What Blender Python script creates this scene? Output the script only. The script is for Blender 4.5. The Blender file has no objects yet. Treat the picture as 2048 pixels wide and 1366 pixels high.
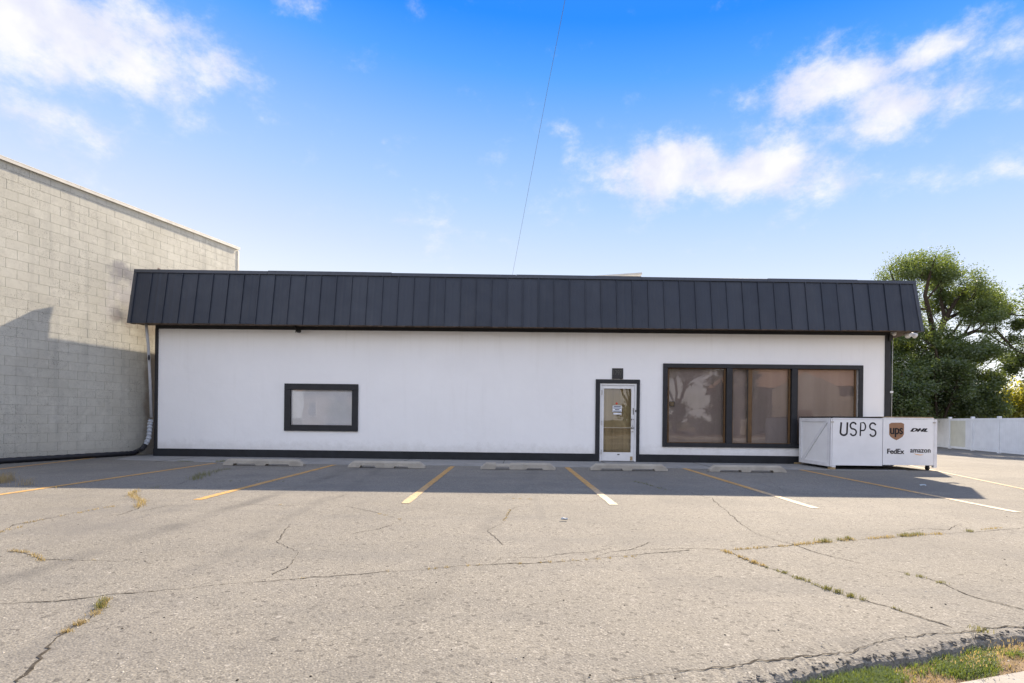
import bpy, bmesh, math, random
import numpy as np
from mathutils import Vector, Matrix
random.seed(7); RNG = np.random.default_rng(11)
SC = bpy.context.scene; COL = SC.collection
rad = math.radians

# ------------------------------------------------------------------ camera
F, H, HY = 1075.0, 1.05, 838.0              # focal length in photo pixels, eye height, horizon row
PSI, RHO = rad(.72), rad(.66)               # small yaw and roll
fw = np.array([-math.sin(PSI), math.cos(PSI), 0]); r0 = np.array([math.cos(PSI), math.sin(PSI), 0]); u0 = np.array([0, 0, 1.])
up = math.cos(RHO)*u0 - math.sin(RHO)*r0; rt = math.cos(RHO)*r0 + math.sin(RHO)*u0
CAM = np.array([0, 0, H])
cd = bpy.data.cameras.new('camera'); cam = bpy.data.objects.new('camera', cd); COL.objects.link(cam)
cam.matrix_world = Matrix(((rt[0], up[0], -fw[0], 0), (rt[1], up[1], -fw[1], 0), (rt[2], up[2], -fw[2], H), (0, 0, 0, 1)))
cd.sensor_width = 36; cd.lens = 36*F/2048; cd.shift_y = (HY-683)/2048
cd.clip_start = .05; cd.clip_end = 3000
SC.camera = cam
def pdir(x, y): return fw + (x-1024)/F*rt + (HY-y)/F*up
def atY(x, y, Y):                            # photo pixel -> point on the vertical plane at depth Y
    v = pdir(x, y); return CAM + v*(Y/v[1])
def gnd(x, y, z=0.0):                        # photo pixel -> point on the ground
    v = pdir(x, y); return CAM + v*((z-H)/v[2])
def proj(p):
    q = np.asarray(p)-CAM; k = q@fw
    return (1024+F*(q@rt)/k, HY-F*(q@up)/k, k)

# ------------------------------------------------------------------ light
SUN_K = np.array([.685, 1.248, 1.0])         # towards the sun
s_el = math.atan2(1, math.hypot(.685, 1.248)); s_az = math.atan2(.685, 1.248)
sl = bpy.data.lights.new('sun', 'SUN'); sun = bpy.data.objects.new('sun', sl); COL.objects.link(sun)
sl.energy = 4.2; sl.angle = rad(.55); sl.color = (1, .84, .64)
sun.rotation_euler = Vector(-SUN_K).to_track_quat('-Z', 'Y').to_euler(); sun.location = (20, 35, 30)
SKY_STRENGTH = .1
EXPOSURE = 1.6
SC.cycles.max_bounces = 6; SC.cycles.diffuse_bounces = 4; SC.cycles.transparent_max_bounces = 8
vs = SC.view_settings; vs.view_transform = 'Standard'; vs.look = 'None'; vs.exposure = EXPOSURE; vs.gamma = 1
W = bpy.data.worlds.new('World'); SC.world = W; W.use_nodes = True
def build_world():
    nt = W.node_tree; N = nt.nodes; L = nt.links; N.clear()
    def nd(t, **k):
        n = N.new(t)
        for a, b in k.items(): setattr(n, a, b)
        return n
    def math_(op, a, b=None, c=None, clamp=False):
        n = nd('ShaderNodeMath', operation=op, use_clamp=clamp)
        for i, s in enumerate((a, b, c)):
            if s is None: continue
            if hasattr(s, 'links'): L.new(s, n.inputs[i])
            else: n.inputs[i].default_value = s
        return n.outputs[0]
    def vmath(op, a, b):
        n = nd('ShaderNodeVectorMath', operation=op)
        for i, s in enumerate((a, b)):
            if hasattr(s, 'links'): L.new(s, n.inputs[i])
            else: n.inputs[i].default_value = s
        return n
    out = nd('ShaderNodeOutputWorld'); bg = nd('ShaderNodeBackground'); L.new(bg.outputs[0], out.inputs[0])
    tc = nd('ShaderNodeTexCoord'); D = vmath('NORMALIZE', tc.outputs['Generated'], (0, 0, 0)).outputs[0]
    sky = nd('ShaderNodeTexSky', sky_type='NISHITA'); sky.sun_disc = False
    sky.sun_elevation = s_el; sky.sun_rotation = s_az; sky.altitude = 1300
    sky.air_density = 1.0; sky.dust_density = 0.0; sky.ozone_density = 3.0
    sep = nd('ShaderNodeSeparateXYZ'); L.new(D, sep.inputs[0])
    # a clear blue day paling towards the horizon: elevation ramp blended with the physical sky
    rp = nd('ShaderNodeValToRGB'); el = rp.color_ramp.elements; K = 1.0/(SKY_STRENGTH*2**EXPOSURE)
    stops = [(0, (1.55, 1.5, 1.45)), (.11, (1.35, 1.33, 1.3)), (.20, (.90, .95, 1.04)), (.28, (.69, .80, 1.0)), (.37, (.47, .67, 1.0)), (.45, (.30, .545, 1.0)), (.54, (.09, .38, 1.0)), (.60, (.01, .265, 1.0)), (.8, (.05, .24, .80)), (1, (.06, .22, .70))]
    while len(el) < len(stops): el.new(.5)
    for e, (p, c) in zip(el, stops): e.position = p; e.color = (c[0]*K, c[1]*K, c[2]*K, 1)
    L.new(math_('ADD', sep.outputs[2], math_('MULTIPLY', sep.outputs[0], .07)), rp.inputs[0])
    hs = nd('ShaderNodeMix', data_type='RGBA'); hs.inputs[0].default_value = .06; L.new(rp.outputs[0], hs.inputs[6]); L.new(sky.outputs[0], hs.inputs[7])
    # clouds: soft masks at cloud directions, torn up by fractal noise
    wn = nd('ShaderNodeTexNoise'); wn.inputs['Scale'].default_value = 6; wn.inputs['Detail'].default_value = 4; L.new(D, wn.inputs['Vector'])
    w1 = vmath('SUBTRACT', wn.outputs['Color'], (.5, .5, .5)).outputs[0]
    w2 = vmath('MULTIPLY', w1, (.10, .10, .07)).outputs[0]
    DW = vmath('ADD', D, w2).outputs[0]
    fb = nd('ShaderNodeTexNoise'); fb.inputs['Scale'].default_value = 11; fb.inputs['Detail'].default_value = 8; fb.inputs['Roughness'].default_value = .66
    mp = nd('ShaderNodeMapping'); mp.inputs['Scale'].default_value = (1, 1, 1.5); L.new(D, mp.inputs[0]); L.new(mp.outputs[0], fb.inputs['Vector'])
    blobs = [(50, 35, 240, 108, 1.45), (225, 105, 165, 76, 1.35), (320, 160, 105, 58, 1.0), (425, 140, 75, 50, .78), (345, 205, 80, 60, .75), (60, 235, 140, 64, .74), (575, 0, 65, 34, .66),
             (1550, 190, 115, 44, .85), (1655, 182, 132, 60, 1.35), (1770, 215, 122, 54, 1.3), (1690, 262, 130, 48, .8), (1870, 95, 95, 42, .85), (1975, 25, 50, 26, .66), (2045, 95, 50, 60, .66), (1930, 185, 100, 80, .7),
             (1330, 345, 165, 52, 1.25), (1500, 345, 150, 58, 1.2), (1640, 350, 115, 42, .95), (1540, 290, 100, 60, .75), (1225, 340, 50, 50, .55), (1136, 300, 34, 46, .72), (2000, 335, 90, 36, .62), (1850, 345, 90, 40, .5), (860, 430, 90, 34, .42)]
    rows = []
    for x, y, rx, ry, a in blobs:
        d = pdir(x, y); k = np.linalg.norm(d); d = d/k
        rows.append((tuple(d), rx/F/k, ry/F/k, a))
    acc = None
    for c, rx, ry, a in rows:
        s = vmath('SUBTRACT', DW, c).outputs[0]
        m = vmath('MULTIPLY', s, (1/rx, 1/rx, 1/ry)).outputs[0]
        ln = vmath('DOT_PRODUCT', m, m).outputs['Value']
        e = math_('MULTIPLY', math_('POWER', 2.718, math_('MULTIPLY', ln, -.9)), a)
        acc = e if acc is None else math_('MAXIMUM', acc, e)
    # denser broken cloud added round the unseen sky to brighten the front wall
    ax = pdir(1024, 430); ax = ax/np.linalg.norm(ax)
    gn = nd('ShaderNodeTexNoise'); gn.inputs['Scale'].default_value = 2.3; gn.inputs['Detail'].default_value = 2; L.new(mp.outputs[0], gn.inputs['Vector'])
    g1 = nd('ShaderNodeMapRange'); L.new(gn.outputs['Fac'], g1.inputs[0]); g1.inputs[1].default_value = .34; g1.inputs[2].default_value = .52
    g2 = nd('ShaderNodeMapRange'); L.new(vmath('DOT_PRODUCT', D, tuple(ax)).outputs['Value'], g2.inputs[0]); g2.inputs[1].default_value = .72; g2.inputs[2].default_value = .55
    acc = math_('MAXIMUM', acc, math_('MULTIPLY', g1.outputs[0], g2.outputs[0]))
    den = math_('ADD', math_('MULTIPLY', acc, 1.0), math_('MULTIPLY', math_('SUBTRACT', fb.outputs['Fac'], .5), 2.5))
    mr = nd('ShaderNodeMapRange', interpolation_type='SMOOTHERSTEP'); L.new(den, mr.inputs['Value'])
    mr.inputs['From Min'].default_value = .1; mr.inputs['From Max'].default_value = 1.4
    al = math_('MULTIPLY', mr.outputs[0], .95)
    mx = nd('ShaderNodeMix', data_type='RGBA'); L.new(al, mx.inputs[0]); L.new(hs.outputs[2], mx.inputs[6])
    # front-lit clouds opposite the sun, out of view, brightened to lift the front wall
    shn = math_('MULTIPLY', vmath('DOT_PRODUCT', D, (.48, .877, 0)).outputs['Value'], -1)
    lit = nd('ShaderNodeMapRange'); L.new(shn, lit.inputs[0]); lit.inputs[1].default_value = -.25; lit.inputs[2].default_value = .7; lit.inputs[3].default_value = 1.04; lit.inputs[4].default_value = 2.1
    fn = nd('ShaderNodeTexNoise'); fn.inputs['Scale'].default_value = 17; fn.inputs['Detail'].default_value = 5; L.new(DW, fn.inputs['Vector'])
    cc_ = nd('ShaderNodeMix', data_type='RGBA'); fr_ = nd('ShaderNodeMapRange'); L.new(fn.outputs['Fac'], fr_.inputs[0]); fr_.inputs[1].default_value = .38; fr_.inputs[2].default_value = .6
    L.new(fr_.outputs[0], cc_.inputs[0]); cc_.inputs[6].default_value = (.82*K, .83*K, .95*K, 1); cc_.inputs[7].default_value = (1.0*K, .985*K, 1.0*K, 1)
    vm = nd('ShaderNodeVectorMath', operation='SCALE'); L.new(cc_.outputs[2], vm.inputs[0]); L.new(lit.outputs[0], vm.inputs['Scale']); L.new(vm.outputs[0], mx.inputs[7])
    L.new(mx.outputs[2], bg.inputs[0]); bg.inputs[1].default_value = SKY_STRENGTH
build_world()

# ------------------------------------------------------------------ mesh helpers
class MB:
    def __init__(s): s.v = []; s.f = []
    def add(s, vs_, fs):
        o = len(s.v); s.v += [tuple(map(float, p)) for p in vs_]; s.f += [tuple(i+o for i in f) for f in fs]; return s
    def hexa(s, p):                           # 8 corners: bottom 4 ccw, top 4 ccw
        return s.add(p, [(0, 3, 2, 1), (4, 5, 6, 7), (0, 1, 5, 4), (1, 2, 6, 5), (2, 3, 7, 6), (3, 0, 4, 7)])
    def box(s, x0, x1, y0, y1, z0, z1):
        return s.hexa([(x0, y0, z0), (x1, y0, z0), (x1, y1, z0), (x0, y1, z0), (x0, y0, z1), (x1, y0, z1), (x1, y1, z1), (x0, y1, z1)])
    def quad(s, a, b, c, d): return s.add([a, b, c, d], [(0, 1, 2, 3)])
    def prism(s, poly, y0, y1):               # polygon in xz, extruded along y (front face towards -y)
        n = len(poly)
        return s.add([(x, y0, z) for x, z in poly]+[(x, y1, z) for x, z in poly],
                     [tuple(range(n)), tuple(range(2*n-1, n-1, -1))]+[(i, i+n, (i+1) % n+n, (i+1) % n) for i in range(n)])
    def slab(s, poly, z0, z1):                # polygon in xy, extruded along z
        n = len(poly)
        return s.add([(x, y, z0) for x, y in poly]+[(x, y, z1) for x, y in poly],
                     [tuple(range(n-1, -1, -1)), tuple(range(n, 2*n))]+[(i, (i+1) % n, (i+1) % n+n, i+n) for i in range(n)])
    def tube(s, pts, r, n=8, cap=True):
        pts = [Vector(p) for p in pts]; rs = r if isinstance(r, (list, tuple)) else [r]*len(pts)
        vs_ = []; fs = []; pa = None
        for i, p in enumerate(pts):
            t = (pts[min(i+1, len(pts)-1)]-pts[max(i-1, 0)]).normalized()
            if pa is None: pa = t.orthogonal().normalized()
            pa = (pa-t*pa.dot(t)).normalized(); b = t.cross(pa)
            for k in range(n):
                a = 2*math.pi*k/n; vs_.append(p+(pa*math.cos(a)+b*math.sin(a))*rs[i])
        for i in range(len(pts)-1):
            for k in range(n): fs.append((i*n+k, i*n+(k+1) % n, (i+1)*n+(k+1) % n, (i+1)*n+k))
        if cap: fs += [tuple(range(n-1, -1, -1)), tuple(range((len(pts)-1)*n, len(pts)*n))]
        return s.add(vs_, fs)
    def ball(s, c, r, n=10, sq=(1, 1, 1)):
        m = n//2+1; vs_ = []; fs = []
        for i in range(m+1):
            t = math.pi*i/m
            for k in range(n):
                a = 2*math.pi*k/n; vs_.append((c[0]+r*sq[0]*math.sin(t)*math.cos(a), c[1]+r*sq[1]*math.sin(t)*math.sin(a), c[2]+r*sq[2]*math.cos(t)))
        for i in range(m):
            for k in range(n): fs.append((i*n+k, (i+1)*n+k, (i+1)*n+(k+1) % n, i*n+(k+1) % n))
        return s.add(vs_, fs)
    def mesh(s, name, bevel=0, off=(0, 0, 0), fix=True):
        me = bpy.data.meshes.new(name)
        me.from_pydata([(a-off[0], b-off[1], c-off[2]) for a, b, c in s.v], [], s.f)
        if fix or bevel:
            bm = bmesh.new(); bm.from_mesh(me)
            bmesh.ops.recalc_face_normals(bm, faces=bm.faces)
            if bevel: bmesh.ops.bevel(bm, geom=list(bm.edges), offset=bevel, segments=1, affect='EDGES', clamp_overlap=True)
            bm.to_mesh(me); bm.free()
        me.update(); return me
def link(name, me, mat, parent=None, loc=(0, 0, 0), smooth=False):
    o = bpy.data.objects.new(name, me); COL.objects.link(o)
    if mat and not me.materials: me.materials.append(mat)
    if parent: o.parent = parent
    o.location = loc
    if smooth:
        for p in me.polygons: p.use_smooth = True
    return o
def org(parent):                              # world location of an unrotated thing, so parts can be written in world metres
    p = Vector((0, 0, 0))
    while parent: p += parent.location; parent = parent.parent
    return p
def part(name, mb, mat, parent, bevel=0, smooth=False, fix=True): return link(name, mb.mesh(name, bevel, org(parent), fix), mat, parent, smooth=smooth)
def lpart(name, mb, mat, parent, bevel=0, smooth=False): return link(name, mb.mesh(name, bevel), mat, parent, smooth=smooth)
def tag(o, label=None, cat=None, group=None, kind=None):
    if label: o['label'] = label
    if cat: o['category'] = cat
    if group: o['group'] = group
    if kind: o['kind'] = kind
    return o
def thing(name, label, cat, loc=(0, 0, 0), rz=0, group=None):
    o = bpy.data.objects.new(name, None); COL.objects.link(o); o.location = loc; o.rotation_euler = (0, 0, rz); o.empty_display_size = .2
    return tag(o, label, cat, group)
def single(name, mb, mat, label, cat, base, bevel=0, smooth=False, group=None, kind=None):
    return tag(link(name, mb.mesh(name, bevel, base), mat, None, base, smooth), label, cat, group, kind)

# ------------------------------------------------------------------ materials
class NT:
    def __init__(s, name):
        s.m = bpy.data.materials.new(name); s.m.use_nodes = True; s.N = s.m.node_tree.nodes; s.L = s.m.node_tree.links
        s.b = s.N['Principled BSDF']; s.o = s.N['Material Output']; s.geo = s.N.new('ShaderNodeNewGeometry'); s.P = s.geo.outputs['Position']
    def put(s, n, i, val):
        if hasattr(val, 'links'): s.L.new(val, n.inputs[i])
        else: n.inputs[i].default_value = val
    def noise(s, scale, det=4, rough=.55, vec=None, out='Fac', dist=0):
        n = s.N.new('ShaderNodeTexNoise'); n.inputs['Scale'].default_value = scale; n.inputs['Detail'].default_value = det; n.inputs['Roughness'].default_value = rough; n.inputs['Distortion'].default_value = dist
        s.L.new(vec or s.P, n.inputs['Vector']); return n.outputs[out]
    def vor(s, scale, out='Distance', vec=None, feat='F1'):
        n = s.N.new('ShaderNodeTexVoronoi'); n.inputs['Scale'].default_value = scale; n.feature = feat
        s.L.new(vec or s.P, n.inputs['Vector']); return n.outputs[out]
    def mapv(s, sc=(1, 1, 1), rot=(0, 0, 0), vec=None):
        n = s.N.new('ShaderNodeMapping'); n.inputs['Scale'].default_value = sc; n.inputs['Rotation'].default_value = rot
        s.L.new(vec or s.P, n.inputs[0]); return n.outputs[0]
    def rng(s, v, a, b, c=0, d=1, smooth=False):
        n = s.N.new('ShaderNodeMapRange'); n.interpolation_type = 'SMOOTHSTEP' if smooth else 'LINEAR'
        s.put(n, 0, v)
        for i, q in enumerate((a, b, c, d)): n.inputs[i+1].default_value = q
        return n.outputs[0]
    def math(s, op, a, b=None, clamp=False):
        n = s.N.new('ShaderNodeMath'); n.operation = op; n.use_clamp = clamp; s.put(n, 0, a)
        if b is not None: s.put(n, 1, b)
        return n.outputs[0]
    def mix(s, f, a, b, mode='MIX'):
        n = s.N.new('ShaderNodeMix'); n.data_type = 'RGBA'; n.blend_type = mode
        s.put(n, 0, f); s.put(n, 6, (*a, 1) if isinstance(a, tuple) and len(a) == 3 else a); s.put(n, 7, (*b, 1) if isinstance(b, tuple) and len(b) == 3 else b)
        return n.outputs[2]
    def dist(s, c, sc=(1, 1, 1)):             # stretched distance from a world point
        n = s.N.new('ShaderNodeVectorMath'); n.operation = 'SUBTRACT'; s.L.new(s.P, n.inputs[0]); n.inputs[1].default_value = c
        m = s.N.new('ShaderNodeVectorMath'); m.operation = 'MULTIPLY'; s.L.new(n.outputs[0], m.inputs[0]); m.inputs[1].default_value = sc
        l = s.N.new('ShaderNodeVectorMath'); l.operation = 'LENGTH'; s.L.new(m.outputs[0], l.inputs[0]); return l.outputs['Value']
    def rand(s): return s.N.new('ShaderNodeObjectInfo').outputs['Random']
    def island(s): return s.geo.outputs['Random Per Island']
    def bump(s, h, strength=.3, d=.01):
        n = s.N.new('ShaderNodeBump'); n.inputs['Strength'].default_value = strength; n.inputs['Distance'].default_value = d
        s.put(n, 'Height', h); s.L.new(n.outputs[0], s.b.inputs['Normal'])
    def fin(s, col, rough=.6, spec=.4, metal=0):
        s.put(s.b, 'Base Color', (*col, 1) if isinstance(col, tuple) and len(col) == 3 else col); s.put(s.b, 'Roughness', rough)
        s.b.inputs['Specular IOR Level'].default_value = spec; s.b.inputs['Metallic'].default_value = metal; return s.m
def simple(name, c, rough=.6, spec=.4, metal=0, var=.12, scale=6, bump=0, bscale=60):
    t = NT(name); n = t.noise(scale, 5)
    col = t.mix(t.rng(n, .3, .7), tuple(q*(1-var) for q in c), tuple(min(1, q*(1+var)) for q in c))
    if bump: t.bump(t.noise(bscale, 3), bump, .004)
    return t.fin(col, rough, spec, metal)
M = {}
def m_asphalt():
    t = NT('asphalt')
    big = t.noise(.35, 5, .6); mid = t.noise(2.2, 6, .65)
    base = t.mix(t.rng(big, .35, .66), (.168, .159, .140), (.214, .202, .178))
    base = t.mix(t.rng(mid, .42, .72, 0, .40), base, (.140, .136, .130))
    spk = t.vor(130, 'Color'); sp = t.N.new('ShaderNodeSeparateColor'); t.L.new(spk, sp.inputs[0])
    base = t.mix(t.rng(sp.outputs[0], .0, .34, .75, 0), base, (.078, .074, .068))
    base = t.mix(t.rng(sp.outputs[1], .80, 1., 0, .45), base, (.42, .40, .36))
    spk2 = t.vor(48, 'Color'); sp2 = t.N.new('ShaderNodeSeparateColor'); t.L.new(spk2, sp2.inputs[0])
    base = t.mix(t.rng(sp2.outputs[0], .0, .09, .7, 0), base, (.055, .051, .047))
    base = t.mix(t.rng(sp2.outputs[2], .992, 1., 0, .3), base, (.48, .46, .43))
    # raveled coarse patches, oil drips in the stalls, long tyre streaks
    rav = t.rng(t.noise(.9, 3, .5), .56, .72, 0, 1); fine = t.rng(t.noise(26, 3, .7), .45, .62)
    base = t.mix(t.math('MULTIPLY', t.math('MULTIPLY', rav, fine), .5), base, (.09, .087, .082))
    stall = t.noise(1.1, 5, .6, t.mapv((.35, 1.5, 1)))
    base = t.mix(t.rng(stall, .5, .75, 0, .5), base, (.12, .118, .114))
    tyre = t.noise(3.0, 3, .5, t.mapv((1.2, .06, 1), (0, 0, rad(-62))))
    base = t.mix(t.rng(tyre, .58, .75, 0, .28), base, (.11, .107, .103))
    for a_, b_, w_, k_ in (((0, 1165), (560, 985), .17, .5), ((420, 1120), (640, 1004), .12, .3), ((700, 1366), (1010, 1010), .16, .22)):
        P_, Q_ = gnd(*a_), gnd(*b_); d_ = Q_-P_; nn = np.array([-d_[1], d_[0], 0])/np.linalg.norm(d_[:2])
        v = t.N.new('ShaderNodeVectorMath'); v.operation = 'DOT_PRODUCT'; t.L.new(t.P, v.inputs[0]); v.inputs[1].default_value = tuple(nn)
        ds = t.math('ABSOLUTE', t.math('ADD', t.math('SUBTRACT', v.outputs['Value'], float(nn@P_)), t.math('MULTIPLY', t.math('SUBTRACT', t.noise(.8, 3), .5), .35)))
        base = t.mix(t.math('MULTIPLY', t.rng(ds, .03, w_, k_, 0, True), t.rng(t.noise(1.3, 4), .35, .6)), base, (.075, .073, .072))
    blot = t.noise(.55, 6, .7, t.mapv((1, .6, 1)))
    base = t.mix(t.rng(blot, .52, .68, 0, .5), base, (.125, .120, .114))
    h = t.math('ADD', t.math('MULTIPLY', t.vor(95), -1.0), t.math('MULTIPLY', t.vor(34), -.6))
    t.bump(h, .42, .006)
    return t.fin(base, .92, .25)
def m_stucco():
    t = NT('white_stucco')
    c = t.mix(t.rng(t.noise(.6, 5, .6), .3, .7), (.87, .865, .86), (.91, .905, .90))
    streak = t.noise(2.5, 4, .6, t.mapv((1.4, 1, .12))); c = t.mix(t.rng(streak, .56, .8, 0, .22), c, (.66, .65, .62))
    sp = t.N.new('ShaderNodeSeparateXYZ'); t.L.new(t.P, sp.inputs[0])
    spl = t.math('ADD', sp.outputs[2], t.math('MULTIPLY', t.noise(7, 5, .7), -.55)); c = t.mix(t.rng(spl, -.1, .18, .35, 0), c, (.50, .48, .44))
    dr = t.noise(1, 4, .6, t.mapv((11, 1, .3))); c = t.mix(t.math('MULTIPLY', t.rng(dr, .54, .72, 0, .14), t.rng(sp.outputs[2], 2.3, 3.3)), c, (.60, .57, .52))
    pat = t.noise(1.1, 2, .4); c = t.mix(t.rng(pat, .55, .60, 0, .10), c, (.80, .795, .79))
    t.bump(t.math('ADD', t.noise(70, 4, .6), t.math('MULTIPLY', t.noise(2.2, 3), 5)), .4, .007)
    return t.fin(c, .85, .25)
def m_panel():
    t = NT('dark_steel_panel')
    r = t.rand()
    c = t.mix(r, (.016, .022, .036), (.027, .034, .050))
    st = t.noise(1, 2, .5, t.mapv((120, 1, .6)))
    c = t.mix(t.rng(st, .3, .7, 0, .5), c, (.032, .040, .058))
    du = t.noise(1.4, 5, .6); c = t.mix(t.rng(du, .5, .8, 0, .25), c, (.068, .072, .082))
    t.bump(t.math('ADD', st, t.math('MULTIPLY', t.noise(2.6, 2), 9)), .3, .005)
    return t.fin(c, t.rng(t.noise(3, 4), .3, .7, .42, .58), .42)
def m_block():
    t = NT('painted_block')
    n1 = t.noise(1.3, 6, .65); n2 = t.noise(9, 6, .7); pit = t.noise(45, 4, .75)
    c = t.mix(t.rng(n1, .3, .7), (.485, .475, .415), (.585, .575, .51))
    c = t.mix(t.math('MULTIPLY', t.rand(), .16), c, (.38, .365, .32))
    c = t.mix(t.rng(n2, .52, .78, 0, .55), c, (.30, .295, .27))
    pm = t.math('MULTIPLY', t.rng(t.noise(1.7, 4, .6), .42, .62), t.rng(pit, .57, .64))
    c = t.mix(t.math('MULTIPLY', pm, .9), c, (.12, .11, .10))
    # grey overspray next to the roof edge, bare brown strip in the corner by the downspout
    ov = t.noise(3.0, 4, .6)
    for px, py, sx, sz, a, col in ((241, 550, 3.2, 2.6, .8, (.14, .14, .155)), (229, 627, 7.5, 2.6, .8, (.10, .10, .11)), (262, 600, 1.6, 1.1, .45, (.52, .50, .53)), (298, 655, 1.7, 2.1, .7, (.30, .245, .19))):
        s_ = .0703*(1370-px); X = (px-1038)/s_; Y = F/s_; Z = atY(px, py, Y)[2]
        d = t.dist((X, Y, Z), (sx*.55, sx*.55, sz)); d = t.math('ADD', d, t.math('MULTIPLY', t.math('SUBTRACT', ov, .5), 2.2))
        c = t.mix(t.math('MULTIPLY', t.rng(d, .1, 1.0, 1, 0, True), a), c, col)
    drip = t.noise(1, 4, .6, t.mapv((5, 5, .35))); c = t.mix(t.rng(drip, .52, .72, 0, .4), c, (.33, .325, .30))
    lite = t.noise(3.3, 5, .7); c = t.mix(t.rng(lite, .56, .72, 0, .45), c, (.68, .665, .60))
    sp = t.N.new('ShaderNodeSeparateXYZ'); t.L.new(t.P, sp.inputs[0])
    yy = t.math('ADD', sp.outputs[1], t.math('MULTIPLY', t.math('SUBTRACT', t.noise(2.2, 4), .5), .3))
    lo = t.math('MULTIPLY', t.rng(yy, 13.93, 14.12, 0, .85, True), t.rng(sp.outputs[2], 2.5, 2.85, 1, 0, True))
    c = t.mix(lo, c, (.235, .195, .16))
    foot_tone = t.rng(t.math('ADD', sp.outputs[2], t.math('MULTIPLY', t.noise(2.5, 4), .5)), .2, .75, .35, 0)  # darker towards the foot of the wall, broken up by noise
    c = t.mix(foot_tone, c, (.33, .32, .29))
    t.bump(t.math('ADD', t.noise(55, 4, .7), t.math('MULTIPLY', n2, 1.2)), .5, .008)
    return t.fin(c, .9, .2)
def m_concrete(name, c=(.34, .325, .295)):
    t = NT(name); n = t.noise(3, 6, .65)
    col = t.mix(t.rng(n, .3, .7), tuple(q*.8 for q in c), tuple(q*1.12 for q in c))
    col = t.mix(t.rng(t.noise(38, 5, .75), .56, .7, 0, .6), col, tuple(q*.5 for q in c))
    col = t.mix(t.rng(t.noise(1.3, 4), .55, .75, 0, .4), col, tuple(q*.62 for q in c))
    t.bump(t.noise(60, 5, .7), .5, .006); return t.fin(col, .9, .25)
def m_paintline():
    t = NT('worn_line_paint'); n = t.noise(22, 5, .75); n2 = t.noise(2.0, 4)
    sp = t.N.new('ShaderNodeSeparateXYZ'); t.L.new(t.P, sp.inputs[0])
    yel = t.mix(t.rng(n2, .3, .7), (.50, .27, .06), (.58, .335, .10)); whi = (.62, .56, .45)
    fx = t.math('MULTIPLY', t.rng(sp.outputs[0], -3.4, 1.0, 0, .9), t.rng(sp.outputs[1], 8.6, 7.2, 0, 1))
    fx = t.math('MAXIMUM', fx, t.rng(sp.outputs[0], 7.0, 9.5, 0, .8))
    c = t.mix(fx, yel, whi)
    c = t.mix(t.rng(n, .46, .64, .12, .85), c, (.17, .16, .14)); t.bump(n, .3, .004); return t.fin(c, .85, .25)
def m_glass(name, tint, refl):
    t = NT(name); N, L = t.N, t.L; N.remove(t.b)
    tr = N.new('ShaderNodeBsdfTransparent'); tr.inputs[0].default_value = (*tint, 1)
    gl = N.new('ShaderNodeBsdfGlossy'); gl.inputs['Roughness'].default_value = .012; gl.inputs[0].default_value = (.95, .93, .92, 1)
    bp = N.new('ShaderNodeBump'); bp.inputs['Strength'].default_value = .12; bp.inputs['Distance'].default_value = .02
    L.new(t.noise(1.1, 2, .4), bp.inputs['Height']); L.new(bp.outputs[0], gl.inputs['Normal'])
    fr = N.new('ShaderNodeFresnel'); fr.inputs[0].default_value = 1.5
    f = t.math('ADD', fr.outputs[0], refl, True)
    mx = N.new('ShaderNodeMixShader'); L.new(f, mx.inputs[0]); L.new(tr.outputs[0], mx.inputs[1]); L.new(gl.outputs[0], mx.inputs[2]); L.new(mx.outputs[0], t.o.inputs[0]); return t.m
def m_leaf(name, a, b, trans=.5):
    t = NT(name); N, L = t.N, t.L; N.remove(t.b)
    c = t.mix(t.island(), a, b); c = t.mix(t.rng(t.noise(.7, 3), .35, .7, 0, .4), c, tuple(q*.55 for q in a))
    d = N.new('ShaderNodeBsdfDiffuse'); L.new(c, d.inputs[0]); tl = N.new('ShaderNodeBsdfTranslucent')
    L.new(t.mix(.5, c, (c if isinstance(c, tuple) else (min(1, b[0]*1.9), min(1, b[1]*1.8), b[2]*.8))), tl.inputs[0])
    mx = N.new('ShaderNodeMixShader'); mx.inputs[0].default_value = trans; L.new(d.outputs[0], mx.inputs[1]); L.new(tl.outputs[0], mx.inputs[2])
    gl = N.new('ShaderNodeBsdfGlossy'); gl.inputs['Roughness'].default_value = .45; gl.inputs[0].default_value = (.8, .85, .9, 1)
    m2 = N.new('ShaderNodeMixShader'); m2.inputs[0].default_value = .06; L.new(mx.outputs[0], m2.inputs[1]); L.new(gl.outputs[0], m2.inputs[2])
    L.new(m2.outputs[0], t.o.inputs[0]); return t.m
def m_shade(name, c, folds):
    t = NT(name)
    w = t.noise(1, 3, .5, t.mapv((folds, 1, .15))); col = t.mix(t.rng(w, .3, .7), tuple(q*.8 for q in c), tuple(q*1.15 for q in c))
    t.bump(w, .6, .03); return t.fin(col, .9, .1)
M['asphalt'] = m_asphalt(); M['stucco'] = m_stucco(); M['panel'] = m_panel(); M['block'] = m_block()
M['trim'] = simple('black_trim_paint', (.017, .018, .022), .55, .4, bump=.25, bscale=90, var=.25)
M['base'] = simple('black_skirting_paint', (.012, .014, .018), .6, .4, bump=.3, bscale=70, var=.3)
M['soffit'] = simple('weathered_soffit', (.085, .062, .045), .8, .2, var=.45, scale=14)
M['flash'] = simple('dark_flashing', (.040, .045, .058), .38, .5)
M['whitemetal'] = simple('white_painted_aluminium', (.74, .74, .74), .42, .45, var=.05)
M['coping'] = simple('pale_metal_coping', (.60, .58, .53), .5, .4, var=.1)
M['walk'] = m_concrete('walk_concrete', (.25, .25, .245)); M['stop'] = m_concrete('stop_concrete', (.36, .335, .29)); M['sidewalk'] = m_concrete('sidewalk_concrete', (.33, .31, .28))
M['line'] = m_paintline()
M['crack'] = simple('crack_dirt', (.055, .049, .042), .95, .1, var=.5, scale=30)
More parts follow.
